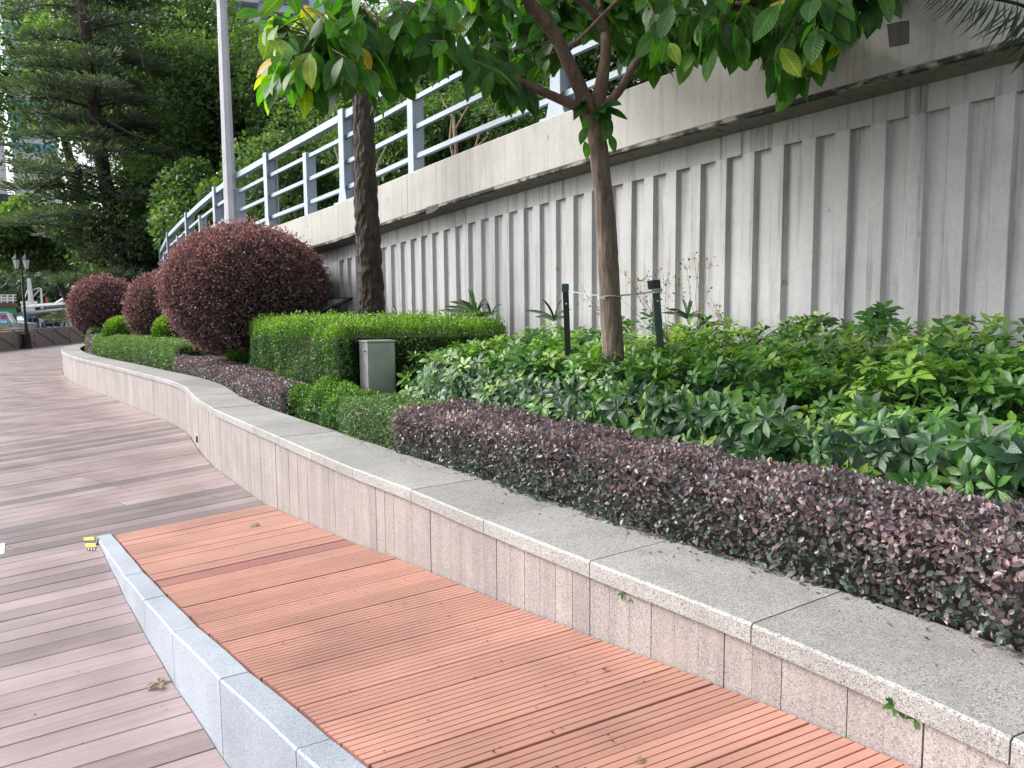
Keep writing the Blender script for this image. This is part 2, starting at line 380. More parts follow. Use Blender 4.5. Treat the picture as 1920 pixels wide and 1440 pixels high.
# ---------------------------------------------------------------- the curves of the place
O = np.array([-13.0, -5.5])                      # the promenade boards fan about this point
def pol(th, r): return np.array([O[0] + r * math.cos(th), O[1] + r * math.sin(th)])
TH_J = math.atan2(5.065 - O[1], -2.729 - O[0])   # where the terracotta ramp begins
def ramp_z(th): return max(0., 1.27 * (TH_J - th))
near = [pol(math.atan2(1.51 - O[1], 1.04 - O[0]) - a, 15.68) for a in (.30, .24, .18, .12, .06)]
ctrl = [tuple(p) for p in near] + [(1.04, 1.51), (.68, 2.10), (.27, 2.66), (-.14, 3.23), (-.53, 3.80), (-.94, 4.35), (-1.33, 4.92), (-1.71, 5.48), (-2.08, 6.02), (-2.47, 6.6),
        (-2.88, 7.22), (-3.31, 7.95), (-3.74, 8.75), (-4.1, 9.43), (-4.6, 10.2), (-5.2, 11.0), (-5.95, 11.95), (-6.85, 13.1), (-7.9, 14.42), (-9.4, 16.3), (-10.9, 18.4),
        (-12.3, 20.7), (-13.3, 22.9), (-13.5, 24.6), (-12.6, 25.8), (-11, 26.3), (-8, 26.5)]
def catmull(P, per=12):
    P = [np.array(p, float) for p in P]; out = []
    for i in range(len(P) - 1):
        a, b, c, d = P[max(i - 1, 0)], P[i], P[i + 1], P[min(i + 2, len(P) - 1)]
        for k in range(per):
            t = k / per; out.append(.5 * ((2 * b) + (c - a) * t + (2 * a - 5 * b + 4 * c - d) * t * t + (3 * b - a - 3 * c + d) * t ** 3))
    out.append(P[-1]); return np.array(out)
WP = catmull(ctrl); WS = np.concatenate([[0], np.cumsum(np.linalg.norm(np.diff(WP, axis=0), axis=1))])
S0 = WS[5 * 12]                                   # arc length at the first coping joint seen in the photo
def wp(s, off=0.):
    s = s + S0; p = np.array([np.interp(s, WS, WP[:, 0]), np.interp(s, WS, WP[:, 1])])
    e = .12; a = np.array([np.interp(s - e, WS, WP[:, 0]), np.interp(s - e, WS, WP[:, 1])]); b = np.array([np.interp(s + e, WS, WP[:, 0]), np.interp(s + e, WS, WP[:, 1])])
    t = (b - a) / (np.linalg.norm(b - a) + 1e-9); n = np.array([t[1], -t[0]])       # n points into the bed (right of travel)
    return p + n * off
SMIN, SMAX = -S0 + .05, WS[-1] - S0 - .3
def ray_r(th):
    """radius at which the board line at angle th meets the planter wall"""
    d = np.array([math.cos(th), math.sin(th)]); n = np.array([-d[1], d[0]])
    q = (WP - O) @ n; r = (WP - O) @ d
    hit = [r[i] + (r[i + 1] - r[i]) * (-q[i]) / (q[i + 1] - q[i]) for i in range(len(q) - 1) if q[i] * q[i + 1] <= 0 and q[i] != q[i + 1] and r[i] > 0]
    return min(hit) if hit else None

# ================================================================ SETTING
QA, QB = gz(0, 657)[:2], gz(140, 642)[:2]         # two points on the quay edge
QD = (QB - QA) / np.linalg.norm(QB - QA); QN = np.array([QD[1], -QD[0]])   # QN points to land
def quay(t, off=0): return QA + QD * t + QN * off
def ground_sheet():
    a, b = quay(-70), quay(300)
    mb = MB(); mb.add([(a[0], a[1], -.09), (300, a[1], -.09), (300, b[1], -.09), (b[0], b[1], -.09)], [(0, 1, 2, 3)])
    mb.add([(a[0], a[1], -.09), (b[0], b[1], -.09), (b[0], b[1], -4), (a[0], a[1], -4)], [(0, 1, 2, 3)])
    tag(mb.build('ground', 'under'), kind='structure')
ground_sheet()
m, t, b, o = new_mat('harbour_water'); b.inputs['Base Color'].default_value = (.03, .055, .05, 1); b.inputs['Roughness'].default_value = .12
bump(t, b, noise(t, .9, 5, .6, geopos(t)), .25, .2); M['water'] = m
mb = MB(); mb.add([(-900, -300, -1.9), (quay(-70)[0] + .5, -300, -1.9), (quay(300)[0] + .5, 900, -1.9), (-900, 900, -1.9)], [(0, 1, 2, 3)])
tag(mb.build('water', 'water'), kind='structure')

# ---- brown boards
KT = [math.radians(a) for a in (14, 20, 25, 28, 30.9, 33.46, 36, 38.4, 40.73, 43.14, 45.9)]; KR = [15.0, 14.84, 14.70, 14.575, 14.465, 14.395, 14.365, 14.378, 14.42, 14.50, 14.62]
def rk(th): return float(np.interp(th, KT, KR))
DTH = .0105
def board(parent, P00, P10, P11, P01, z=0., th=.028, mat='brown', name='plank', rib=None):
    """tapered board: near-left, far-left ... given as 2-D corners (start edge a,b; end edge c,d), chamfered top"""
    a, b, c, d = (np.array(q) for q in (P00, P10, P11, P01)); L = np.linalg.norm(b - a); W = np.linalg.norm(d - a)
    ins = .0025
    def mv(p, q): return p + (q - p) / (np.linalg.norm(q - p) + 1e-9) * ins
    top = [mv(a, d), mv(b, c), mv(c, b), mv(d, a)]
    V = [(*q, z - th) for q in (a, b, c, d)] + [(*q, z - ins) for q in (a, b, c, d)] + [(*q, z) for q in top]
    Fs = [(8, 9, 10, 11)] + [(4 + i, 4 + (i + 1) % 4, 8 + (i + 1) % 4, 8 + i) for i in range(4)] + [(i, (i + 1) % 4, 4 + (i + 1) % 4, 4 + i) for i in range(4)]
    u = [(0, 0), (L, 0), (L, W), (0, W)]
    mb = MB(); mb.add(V, Fs, u * 3); return mb.build(name, mat, parent)
deck = tag(empty('boardwalk'), kind='structure')
def th_of(x, y):
    g = gz(x, y)[:2] - O; return math.atan2(g[1], g[0])
dark_idx = {int((th_of(*p) - TH_J) // DTH) for p in [(110, 1024), (240, 967), (240, 948), (240, 901), (240, 838), (240, 826), (240, 814)]}
red_idx = {int((th_of(0, 809) - TH_J) // DTH)}
r_joint = np.linalg.norm(gz(137, 890)[:2] - O)
TH_P = math.radians(80)
k_lo = int((math.radians(24) - TH_J) / DTH); k_hi = int((TH_P - TH_J) / DTH)
for k in range(k_lo, k_hi):
    a0, a1 = TH_J + k * DTH, TH_J + (k + 1) * DTH
    g = R_.choice([.0010, .0012, .0014, .0018, .003]) if R_.random() < .9 else .005
    rm = 9.5
    if k < 0: rh0, rh1 = rk(a0) - .004, rk(a1) - .004
    else:
        rh0, rh1 = ray_r(a0), ray_r(a1)
        if rh0 is None or rh1 is None: continue
        rh0 += .012; rh1 += .012
    mat = 'dark_plank' if k in dark_idx else ('brown_rib' if R_.random() < .33 else 'brown')
    z = R_.uniform(-.0015, .001)
    def edge(r, a, s): return pol(a, r) + s * np.array([-math.sin(a), math.cos(a)]) * g
    cuts = [rm, 0]
    rj = r_joint + (0 if k > 6 else (.35 if k == 3 else -.25)) if k in (3, 5) or k > 7 else None
    if rj and rj < rh0 - .2:
        segs = [(rm, rm, rj - .004, rj - .004), (rj + .004, rj + .004, rh0, rh1)]
    else:
        segs = [(rm, rm, rh0, rh1)]
    for q, (l0, l1, h0, h1) in enumerate(segs):
        mm = 'red_plank' if (k in red_idx and q == 0 and len(segs) == 2) else mat
        board(deck, edge(l0, a0, 1), edge(h0, a0, 1), edge(h1, a1, -1), edge(l1, a1, -1), z, mat=mm)
dP = np.array([math.cos(TH_P), math.sin(TH_P)]); nP = np.array([-dP[1], dP[0]])
def line_hits(P, d, Q0, Q1):
    e = Q1 - Q0; den = d[0] * e[1] - d[1] * e[0]
    if abs(den) < 1e-9: return None
    wv = Q0 - P; t_ = (wv[0] * e[1] - wv[1] * e[0]) / den; u_ = (wv[0] * d[1] - wv[1] * d[0]) / den
    return t_ if 0 <= u_ <= 1 else None
th_last = TH_J + k_hi * DTH; dP = np.array([math.cos(th_last), math.sin(th_last)]); nP = np.array([-dP[1], dP[0]])
for k in range(132):
    Pa = O + nP * (.15 * k + .0015); Pb = O + nP * (.15 * (k + 1) - .0015)
    ends = []
    for P in (Pa, Pb):
        hs_ = [h for h in (line_hits(P, dP, WP[i], WP[i + 1]) for i in range(len(WP) - 1)) if h and h > 5]
        hi = min(hs_) + .01 if hs_ else 62.
        lo = line_hits(P, dP, quay(-60), quay(120)); lo = max(9.5, lo + .15) if lo else 9.5
        ends.append((lo, hi))
    if ends[0][1] - ends[0][0] < .3 or ends[1][1] - ends[1][0] < .3: continue
    if abs(ends[0][1] - ends[1][1]) > 3: ends[0] = (ends[0][0], min(ends[0][1], ends[1][1])); ends[1] = (ends[1][0], ends[0][1])
    board(deck, Pa + dP * ends[0][0], Pa + dP * ends[0][1], Pb + dP * ends[1][1], Pb + dP * ends[1][0], R_.uniform(-.001, .001), mat='dark_plank' if k in (11, 30, 31) else 'brown')

# ---- terracotta ramp
rampd = tag(empty('ramp_deck'), kind='structure')
for k in range(int((TH_J - math.radians(17)) / DTH)):
    a1 = TH_J - k * DTH; wid = 15.05 * DTH
    gap = R_.choice([.002, .0025, .003, .0045]) / 15; nr = 1 if k < 10 and k % 3 else (2 if k < 10 else 5)
    if k in (10,): nr = 1
    gw, gd = (.0042, .006)
    prof = [(gap, -.02), (gap, -.002), (gap + .0001, 0)]
    usable = DTH - 2 * gap
    for j in range(1, nr):
        c = gap + usable * j / nr; h = gw / 15 / 2
        prof += [(c - h, 0), (c - h * .8, -gd), (c + h * .8, -gd), (c + h, 0)]
    prof += [(DTH - gap - .0001, 0), (DTH - gap, -.002), (DTH - gap, -.02)]
    zo = R_.uniform(-.002, .0015); V = []; U = []
    rin_j = R_.uniform(0, .006)
    for j, (da, dz) in enumerate(prof):
        a = a1 - da; r1 = ray_r(a) + .012
        rin = rk(a) + .108 + rin_j
        for r in (rin, r1):
            p = pol(a, r); V.append((*p, ramp_z(a) + dz + zo)); U.append((r - 14, da * 15))
    n = len(prof); Fs = [(2 * j, 2 * j + 1, 2 * j + 3, 2 * j + 2) for j in range(n - 1)]
    Fs.append(tuple(2 * j for j in range(n))); Fs.append(tuple(2 * j + 1 for j in range(n))[::-1])
    mb = MB(); mb.add(V, Fs, U); o = mb.build('plank', 'maroon' if k == 10 else 'orange', rampd)
sub = MB()
na = 40
V = []
for i in range(na + 1):
    a = TH_J - .02 - (TH_J - math.radians(17)) * i / na
    for r in (rk(a) + .09, ray_r(a) + .02): p = pol(a, r); V.append((*p, ramp_z(a) - .022))
sub.add(V, [(2 * i, 2 * i + 1, 2 * i + 3, 2 * i + 2) for i in range(na)]); sub.build('ramp_frame', 'under', rampd)

# ---- granite kerb of the ramp
kerb = tag(empty('ramp_kerb', (*pol(math.radians(35), 14.4), 0)), 'blue-grey granite kerb wedge along the open edge of the terracotta ramp', 'kerb')
ja = [45.87, 43.14, 40.73, 38.4, 36.0, 33.46, 30.9, 28.5, 26.1, 23.7, 21.3]
for j in range(len(ja) - 1):
    A0, A1 = math.radians(ja[j]) - .0002, math.radians(ja[j + 1]) + .0002; ns = 3; V = []; jz = R_.uniform(-.001, .001)
    for i in range(ns + 1):
        a = A0 + (A1 - A0) * i / ns; zt = max(.012, ramp_z(a) + .006) + jz
        q0 = rk(a); q1 = q0 + .1
        for r, z in ((q0, -.05), (q0, zt - .006), (q0 + .006, zt), (q1 - .006, zt), (q1, zt - .006), (q1, -.05)):
            V.append((*pol(a, r), z))
    Fs = [(6 * i + q, 6 * i + q + 1, 6 * i + 7 + q, 6 * i + 6 + q) for i in range(ns) for q in range(5)] + [(0, 1, 2, 3, 4, 5), tuple(6 * ns + q for q in range(6))[::-1]]
    mb = MB(); mb.add(V, Fs); mb.build('kerb_stone', 'kerb', kerb)

# ---- planter wall: coping stones and cladding strips
pw = tag(empty('planter_wall', (*wp(6), 0)), 'low curving planter wall of pink granite strips under a grey granite coping', 'planter wall')
CL = .69
s = -5 * CL
while s + CL < SMAX:
    V = []; ns = 4; tw = R_.uniform(-.0015, .0015)
    for i in range(ns + 1):
        ss = s + .0022 + (CL - .0044) * i / ns
        for off, z in ((0, .54), (0, .592), (.008, .6), (.442, .6), (.45, .592), (.45, .54)):
            q = wp(ss, off); V.append((*q, z + tw))
    Fs = [(6 * i + q, 6 * i + q + 1, 6 * i + 7 + q, 6 * i + 6 + q) for i in range(ns) for q in range(5)] + [(6 * i, 6 * i + 6, 6 * i + 11, 6 * i + 5) for i in range(ns)] + [(5, 4, 3, 2, 1, 0), tuple(6 * ns + q for q in range(6))]
    mb = MB(); mb.add(V, Fs); mb.build('coping_stone', 'coping', pw); s += CL
CW = .1; s = -2.2; i = 0
while s < min(SMAX - .3, 26):
    wdt = CW if s < 12 else .2
    g = .0045 if i % 6 == 0 else R_.choice([.0006, .001, .0016, .0022])
    pr = R_.uniform(-.001, .0012)
    a = wp(s + g, .022 + pr); b = wp(s + wdt - .0004, .022 + pr); c = wp(s + wdt - .0004, .05); d = wp(s + g, .05)
    am = (a + b) / 2 - O; th = math.atan2(am[1], am[0]); zb = ramp_z(th) - .06
    mb = MB(); V = [(*q, zb) for q in (a, b, c, d)] + [(*q, .539) for q in (a, b, c, d)]
    mb.add(V, [(0, 1, 5, 4), (1, 2, 6, 5), (3, 0, 4, 7), (2, 3, 7, 6), (4, 5, 6, 7)]); mb.build('cladding_strip', 'clad', pw); s += wdt; i += 1
mb = MB(); V = []; n = 160
for i in range(n + 1):
    ss = SMIN + (SMAX - SMIN) * i / n
    for off, z in ((.052, -.08), (.052, .538), (.4, .538), (.4, -.08)): V.append((*wp(ss, off), z))
mb.add(V, [(4 * i + q, 4 * i + q + 1, 4 * i + 5 + q, 4 * i + 4 + q) for i in range(n) for q in range(3)]); mb.build('wall_core', 'mortar', pw)
mb = MB().box((*wp(8.3, .018), .10), (.03, .03, .07), (*(wp(8.4) - wp(8.2)) / .2, 0), (.7, .7, 0)); mb.build('drain_slot', 'mortar', pw)

# ---- planting bed
WALL_P0 = np.array([(984.6 - 960) / F * 8.0, 8.0]); WALL_D = np.array([-.633, .774]); WALL_N = np.array([-.774, -.633])
wl_pts = [WALL_P0 + WALL_D * s_ for s_ in (-12, -8, -4, 0, 4, 8)] + [np.array(p) for p in ((-6.25, 16.1), (-7.7, 18.4), (-9.35, 21.1), (-10.9, 24.0), (-12.3, 26.9), (-14.2, 31.0))]
WL = np.array(wl_pts); WLS = np.concatenate([[0], np.cumsum(np.linalg.norm(np.diff(WL, axis=0), axis=1))]) - 12
def wl(s_, off=0.):
    p = np.array([np.interp(s_, WLS, WL[:, 0]), np.interp(s_, WLS, WL[:, 1])]); e = .8
    a = np.array([np.interp(s_ - e, WLS, WL[:, 0]), np.interp(s_ - e, WLS, WL[:, 1])]); b = np.array([np.interp(s_ + e, WLS, WL[:, 0]), np.interp(s_ + e, WLS, WL[:, 1])])
    t_ = (b - a) / (np.linalg.norm(b - a) + 1e-9); n_ = np.array([-t_[1], t_[0]]); return p + n_ * off      # +off = towards the path
def zt(s_): return 3.36 - .058 * s_ - .0035 * s_ * s_ if s_ < 4 else 3.072 - .05 * (s_ - 4)
def wdir(s_): d = wl(s_ + .3) - wl(s_ - .3); return d / np.linalg.norm(d)
mb = MB(); V = []; n = 60
for i in range(n + 1):
    ss = -3.3 + (SMAX + 3.3) * i / n; q = wp(ss, .44); V.append((*q, .50))
for i in range(n + 1):
    ss = -9 + (WLS[-1] + 9 - .1) * i / n; q = wl(ss, -.05); V.append((*q, .56))
mb.add(V, [(i, i + 1, n + 2 + i, n + 1 + i) for i in range(n)]); tag(mb.build('planting_soil', 'soil'), kind='structure')

# ---- ribbed concrete retaining wall with its parapet
rw = tag(empty('retaining_wall', (*wl(0), 0)), 'long ribbed grey concrete retaining wall with a pale projecting parapet beam', 'wall')
S_LO, S_HI = -9.0, 22.0
def strip(parent, name, mat, s0, s1, prof, n=None):
    """sweep a section (off, z(s)) along the wall"""
    n = n or max(1, int((s1 - s0) / .5)); V = []; m_ = len(prof)
    for i in range(n + 1):
        ss = s0 + (s1 - s0) * i / n
        for off, zf in prof: V.append((*wl(ss, off), zf(ss) if callable(zf) else zf))
    Fs = [(m_ * i + q, m_ * i + (q + 1) % m_, m_ * (i + 1) + (q + 1) % m_, m_ * (i + 1) + q) for i in range(n) for q in range(m_)]
    Fs += [tuple(range(m_))[::-1], tuple(m_ * n + q for q in range(m_))]
    mb = MB(); mb.add(V, Fs); return mb.build(name, mat, parent)
RD = .038
RT_ = lambda s_: zt(s_) - .80
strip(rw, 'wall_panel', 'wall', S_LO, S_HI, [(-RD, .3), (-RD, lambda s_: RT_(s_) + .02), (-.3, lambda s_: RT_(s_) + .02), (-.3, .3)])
PB = lambda s_: 1.5 + (zt(s_) - .53 - 1.5) * .964
PT = lambda s_: 1.5 + (zt(s_) - 1.5) * .964
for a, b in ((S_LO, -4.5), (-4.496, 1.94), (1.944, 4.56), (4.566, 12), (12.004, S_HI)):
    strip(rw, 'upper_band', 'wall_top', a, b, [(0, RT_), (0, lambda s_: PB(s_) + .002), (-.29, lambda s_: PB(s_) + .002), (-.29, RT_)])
PITCHR = .247
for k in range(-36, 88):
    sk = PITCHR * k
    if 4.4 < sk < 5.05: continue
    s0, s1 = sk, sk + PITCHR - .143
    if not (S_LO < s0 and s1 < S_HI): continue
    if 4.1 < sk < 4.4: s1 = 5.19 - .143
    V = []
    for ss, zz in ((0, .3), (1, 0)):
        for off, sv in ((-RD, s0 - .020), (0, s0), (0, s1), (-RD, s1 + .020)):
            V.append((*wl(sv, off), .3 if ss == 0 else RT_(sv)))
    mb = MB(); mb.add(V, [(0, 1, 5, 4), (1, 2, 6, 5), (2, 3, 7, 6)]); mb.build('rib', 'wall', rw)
for a, b in ((S_LO, -4.5), (-4.494, 1.945), (1.951, 8), (8.006, 14), (14.006, S_HI)):
    strip(rw, 'parapet', 'parapet', a, b, [(.2, lambda s_: PB(s_) + .03), (.2, lambda s_: PT(s_) - .012), (.188, PT), (-.12, PT), (-.12, PB), (.17, PB)])
# black algae along the drip edge
m, t, b_, o_ = new_mat('algae_stained_edge')
e_ = noise(t, 2.6, 6, .7, geopos(t)); c_ = ramp(t, e_, [(.44, (.30, .29, .27)), (.52, (.03, .03, .028))]); t.links.new(c_, b_.inputs['Base Color']); b_.inputs['Roughness'].default_value = .9; M['algae'] = m
strip(rw, 'drip_edge', 'algae', S_LO, S_HI, [(.203, lambda s_: PB(s_) - .004), (.203, lambda s_: PB(s_) + .022), (.15, lambda s_: PB(s_) + .02), (.15, lambda s_: PB(s_) - .004)])
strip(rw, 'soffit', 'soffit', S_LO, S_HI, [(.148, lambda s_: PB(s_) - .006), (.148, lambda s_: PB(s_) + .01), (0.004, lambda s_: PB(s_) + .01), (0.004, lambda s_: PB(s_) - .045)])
def on_face(x, y, off=.2):
    p0 = np.array([*(WALL_P0 + WALL_N * off), 0]); n3 = np.array([*WALL_N, 0]); d = ray(x, y); return CAM + (np.dot(p0 - CAM, n3) / (d @ n3)) * d
def patch(pxs, name, mat, off=.204):
    P = [on_face(x, y, off) for x, y in pxs]; back = [p - np.array([*WALL_N, 0]) * .03 for p in P]; n = len(P)
    mb = MB(); mb.add(P + back, [tuple(range(n))] + [(i, (i + 1) % n, n + (i + 1) % n, n + i) for i in range(n)]); mb.build(name, mat, rw)
M['patch'] = concrete('dark_patch_mortar', (.075, .072, .075), .5)
patch([(1667, 88), (1664, 52), (1662, 46), (1687, 40), (1704, 38), (1704, 81), (1680, 86)], 'dark_patch', 'patch')
patch([(799, 402), (800, 388), (811, 385), (822, 382), (823, 391), (812, 398)], 'broken_patch', 'patch')

# ---- vehicle railing on the parapet
rl = tag(empty('bridge_railing', (*wl(4, .0), 3)), 'pale blue-grey steel railing with four rails on the concrete parapet', 'railing')
def rp_(s_, off=-.0): return np.array([*wl(s_, off), PT(s_)])
tall = [-7.6, -3.9, -.59, 3.85, 6.64, 9.72, 12.9, 16.2, 19.8]
short = [-5.8, -2.3, 2.05, 5.11, 8.15, 11.3, 14.5, 18.0]
for s_ in tall:
    d = np.array([*wdir(s_), 0]); nn = np.array([-d[1], d[0], 0]); c = rp_(s_)
    mb = MB()
    for q in (-1, 1): mb.box(c + nn * q * .088 + np.array([0, 0, .66]), (.14, .022, 1.28), d, nn, ch=.004)
    mb.box(c + np.array([0, 0, .645]), (.05, .154, 1.25), d, nn); mb.box(c + np.array([0, 0, 1.303]), (.14, .2, .012), d, nn)
    for q in (-1, 1):
        mb.add([c + nn * q * .1 + d * a_ + np.array([0, 0, z_]) for a_, z_ in ((-.07, .34), (-.075, .22), (-.12, .07), (-.14, .03), (.14, .03), (.12, .07), (.075, .22), (.07, .34))], [(0, 1, 2, 3, 4, 5, 6, 7)])
    mb.build('tall_post', 'rail', rl)
    mb = MB().box(c + np.array([0, 0, .016]), (.34, .3, .03), d, nn, ch=.006); mb.build('base_plate', 'rail', rl)
for s_ in short:
    d = np.array([*wdir(s_), 0]); nn = np.array([-d[1], d[0], 0]); c = rp_(s_)
    mb = MB().box(c + np.array([0, 0, .5]), (.12, .16, .98), d, nn, ch=.006); mb.build('short_post', 'rail', rl)
    mb = MB().box(c + np.array([0, 0, .012]), (.24, .26, .024), d, nn, ch=.005); mb.build('base_plate', 'rail', rl)
allp = sorted(tall + short)
for hgt, w_, nm, lst in ((1.22, .10, 'top_rail', tall), (.93, .055, 'lower_rail', allp), (.585, .055, 'lower_rail', allp), (.235, .055, 'lower_rail', allp)):
    for a, b in zip(lst[:-1], lst[1:]):
        n = max(1, int((b - a) / 1.2)); mb = MB()
        for i in range(n):
            p, q = rp_(a + (b - a) * i / n, .02), rp_(a + (b - a) * (i + 1) / n, .02); mb.bar(p + np.array([0, 0, hgt]), q + np.array([0, 0, hgt]), w_ * .9, w_)
        mb.build(nm, 'rail', rl)

# ---- road behind and wooded hillside
mb = MB(); V = []
xs = np.linspace(-140, 120, 66); ys = np.concatenate([np.linspace(9, 60, 35), np.linspace(65, 220, 20)])
def wall_dist(x, y):
    q = np.array([x, y]) - WALL_P0; return -(q @ WALL_N)
def hill_z(x, y):
    d = wall_dist(x, y); qd = (np.array([x, y]) - QA) @ QN
    h = max(0, d - 9) * .34
    h = h / (1 + h / 60.)
    base = 2.2 if d > 0.4 else -.5
    side = min(1, max(0, (qd - 7) / 7.))
    return -.6 + (base + .6 + h + math.sin(x * .31 + 1) * math.cos(y * .27) * .5) * side
for y in ys:
    for x in xs: V.append((x, y, hill_z(x, y) if wall_dist(x, y) > .35 else -.3))
nx = len(xs); Fs = []
for j in range(len(ys) - 1):
    for i in range(nx - 1):
        c4 = [j * nx + i, j * nx + i + 1, (j + 1) * nx + i + 1, (j + 1) * nx + i]
        cx, cy = np.mean([V[q][0] for q in c4]), np.mean([V[q][1] for q in c4])
        if min(wall_dist(V[q][0], V[q][1]) for q in c4) > 1.0 and min((np.array(V[q][:2]) - QA) @ QN for q in c4) > 5: Fs.append(tuple(c4))
M['hill'] = flat('leafy_earth', (.03, .045, .018), .95, var=.6, sc=3)
used = sorted({q for f in Fs for q in f}); mp_ = {q: i for i, q in enumerate(used)}
mb.add([V[q] for q in used], [tuple(mp_[q] for q in f) for f in Fs]); tag(mb.build('hill', 'hill', smooth=True), kind='structure')
# far shore
mb = MB(); V = []
for j in range(14):
    for i in range(40):
        x = -260 + i * 6.0; y = 88 + j * 14; V.append((x, y, -2.2 + j * 2.0 + math.sin(i * .9 + j) * .6))
mb.add(V, [(j * 40 + i, j * 40 + i + 1, (j + 1) * 40 + i + 1, (j + 1) * 40 + i) for j in range(13) for i in range(39)])
tag(mb.build('far_shore', 'hill', smooth=True), kind='structure')

# ================================================================ PLANTING
def bumpf(P, a=.03, f=5.):
    return a * (np.sin(P[:, 0] * f + 1.3) * np.cos(P[:, 1] * f * 1.13 + .7) + .6 * np.sin(P[:, 0] * f * 2.3 + P[:, 1] * f * 1.9 + P[:, 2] * 7))
def in_poly(X, Y, poly):
    ins = np.zeros(len(X), bool); j = len(poly) - 1
    for i in range(len(poly)):
        xi, yi = poly[i]; xj, yj = poly[j]
        c = ((yi > Y) != (yj > Y)) & (X < (xj - xi) * (Y - yi) / (yj - yi + 1e-12) + xi); ins ^= c; j = i
    return ins
def bdist(P, poly):
    """distance to the outline and the outward normal of its nearest edge"""
    best = np.full(len(P), 1e9); nrm = np.zeros((len(P), 2)); A = np.array(poly); area = 0
    for i in range(len(A)): area += A[i][0] * A[(i + 1) % len(A)][1] - A[(i + 1) % len(A)][0] * A[i][1]
    sg = 1 if area > 0 else -1
    for i in range(len(A)):
        a, b = A[i], A[(i + 1) % len(A)]; e = b - a; L2 = e @ e + 1e-12
        t_ = np.clip(((P - a) @ e) / L2, 0, 1); q = a + t_[:, None] * e; d = np.linalg.norm(P - q, axis=1); m_ = d < best
        best[m_] = d[m_]; n_ = np.array([e[1], -e[0]]) * sg; nrm[m_] = n_ / np.linalg.norm(n_)
    return best, nrm
def sample_block(poly, z0, z1, n, depth=.05, rad=.08, skip=None):
    """points in the outer skin of a clipped hedge with rounded shoulders, and their outward normals"""
    A = np.array(poly); per = np.linalg.norm(np.roll(A, -1, 0) - A, axis=1); H = z1 - z0
    ar = abs(sum(A[i][0] * A[(i + 1) % len(A)][1] - A[(i + 1) % len(A)][0] * A[i][1] for i in range(len(A)))) / 2
    nt_ = int(n * ar / (ar + per.sum() * H)); ns = n - nt_
    lo, hi = A.min(0), A.max(0); pts = []
    while sum(len(p) for p in pts) < nt_:
        q = rng.uniform(lo, hi, (nt_ * 2 + 50, 2)); pts.append(q[in_poly(q[:, 0], q[:, 1], poly)])
    T = np.concatenate(pts)[:nt_] if nt_ else np.zeros((0, 2))
    d, nr = bdist(T, poly); zz = np.where(d < rad, z1 - rad + np.sqrt(np.maximum(0, rad * rad - (rad - np.minimum(d, rad)) ** 2)), z1)
    k = np.clip(1 - d / rad, 0, 1)[:, None]
    Pt = np.column_stack([T, zz]); Nt = unit(np.column_stack([nr * k, 1 - .6 * k[:, 0]]))
    ei = rng.choice(len(A), ns, p=per / per.sum()); tt = rng.random(ns)[:, None]; a = A[ei]; b = A[(ei + 1) % len(A)]; e = unit(b - a)
    area = sum(A[i][0] * A[(i + 1) % len(A)][1] - A[(i + 1) % len(A)][0] * A[i][1] for i in range(len(A))); sg = 1 if area > 0 else -1
    n2 = np.column_stack([e[:, 1], -e[:, 0]]) * sg; z = z0 + (z1 - z0) * rng.random(ns) ** .9
    ins = np.where(z > z1 - rad, rad - np.sqrt(np.maximum(0, rad * rad - (z - (z1 - rad)) ** 2)), 0)
    Ps = np.column_stack([a + (b - a) * tt - n2 * ins[:, None], z]); Ns = unit(np.column_stack([n2, np.clip((z - z1 + rad) / rad, 0, 1) * 1.2]))
    P = np.concatenate([Pt, Ps]); Nn = np.concatenate([Nt, Ns])
    P = P + Nn * bumpf(P, .022, 6)[:, None] - Nn * (rng.random(len(P)) ** 1.5 * depth)[:, None]
    return P, Nn
def leaf_dirs(Nn, up=.25, rnd=.9, face=.6):
    T = unit(Nn * .7 + rdir(len(Nn)) * rnd + np.array([0, 0, up])); B = unit(Nn * face + rdir(len(Nn)) * .6 + np.array([0, 0, .25])); return T, B
def block_core(parent, A, z0, z1, mat='twig'):
    mb = MB(); n = len(A); mb.add([(*p, z0) for p in A] + [(*p, z1) for p in A], [tuple(range(n, 2 * n))] + [(i, (i + 1) % n, n + (i + 1) % n, n + i) for i in range(n)])
    return mb.build('twig_shade_core', mat, parent)  # solid dark core: twigs and inner shade put into one colour
def path_core(parent, s0, s1, o0, o1, z0, z1, n=24):
    V = []
    for i in range(n + 1):
        ss = s0 + (s1 - s0) * i / n
        for off, z in ((o0, z0), (o0, z1), (o1, z1), (o1, z0)): V.append((*wp(ss, off), z))
    mb = MB(); mb.add(V, [(4 * i + q, 4 * i + q + 1, 4 * i + 5 + q, 4 * i + 4 + q) for i in range(n) for q in range(3)] + [(0, 1, 2, 3), (4 * n + 3, 4 * n + 2, 4 * n + 1, 4 * n)])
    return mb.build('twig_shade_core', 'twig', parent)
def path_poly(s0, s1, o0, o1, n=16):
    return [tuple(wp(s0 + (s1 - s0) * i / n, o0)) for i in range(n + 1)] + [tuple(wp(s1 - (s1 - s0) * i / n, o1)) for i in range(n + 1)]
L4 = leaf_t(2, .62, .25, .12, .5); L6 = leaf_t(3, .62, .28, .15, .52); C2 = card_t(.55)
def twigs(parent, P, Nn, n, L=.05, mat='twig_tan', r=.0007):
    idx = rng.choice(len(P), n); mb = MB()
    for i in idx:
        a = P[i] - Nn[i] * .03; d = unit(Nn[i] + rdir(1)[0] * .7); mb.tube([a, a + d * L * R_.uniform(.5, 1.1)], [r * 1.3, r], 3, False)
    o = mb.build('twigs', mat, parent); o['kind'] = 'stuff'; return o

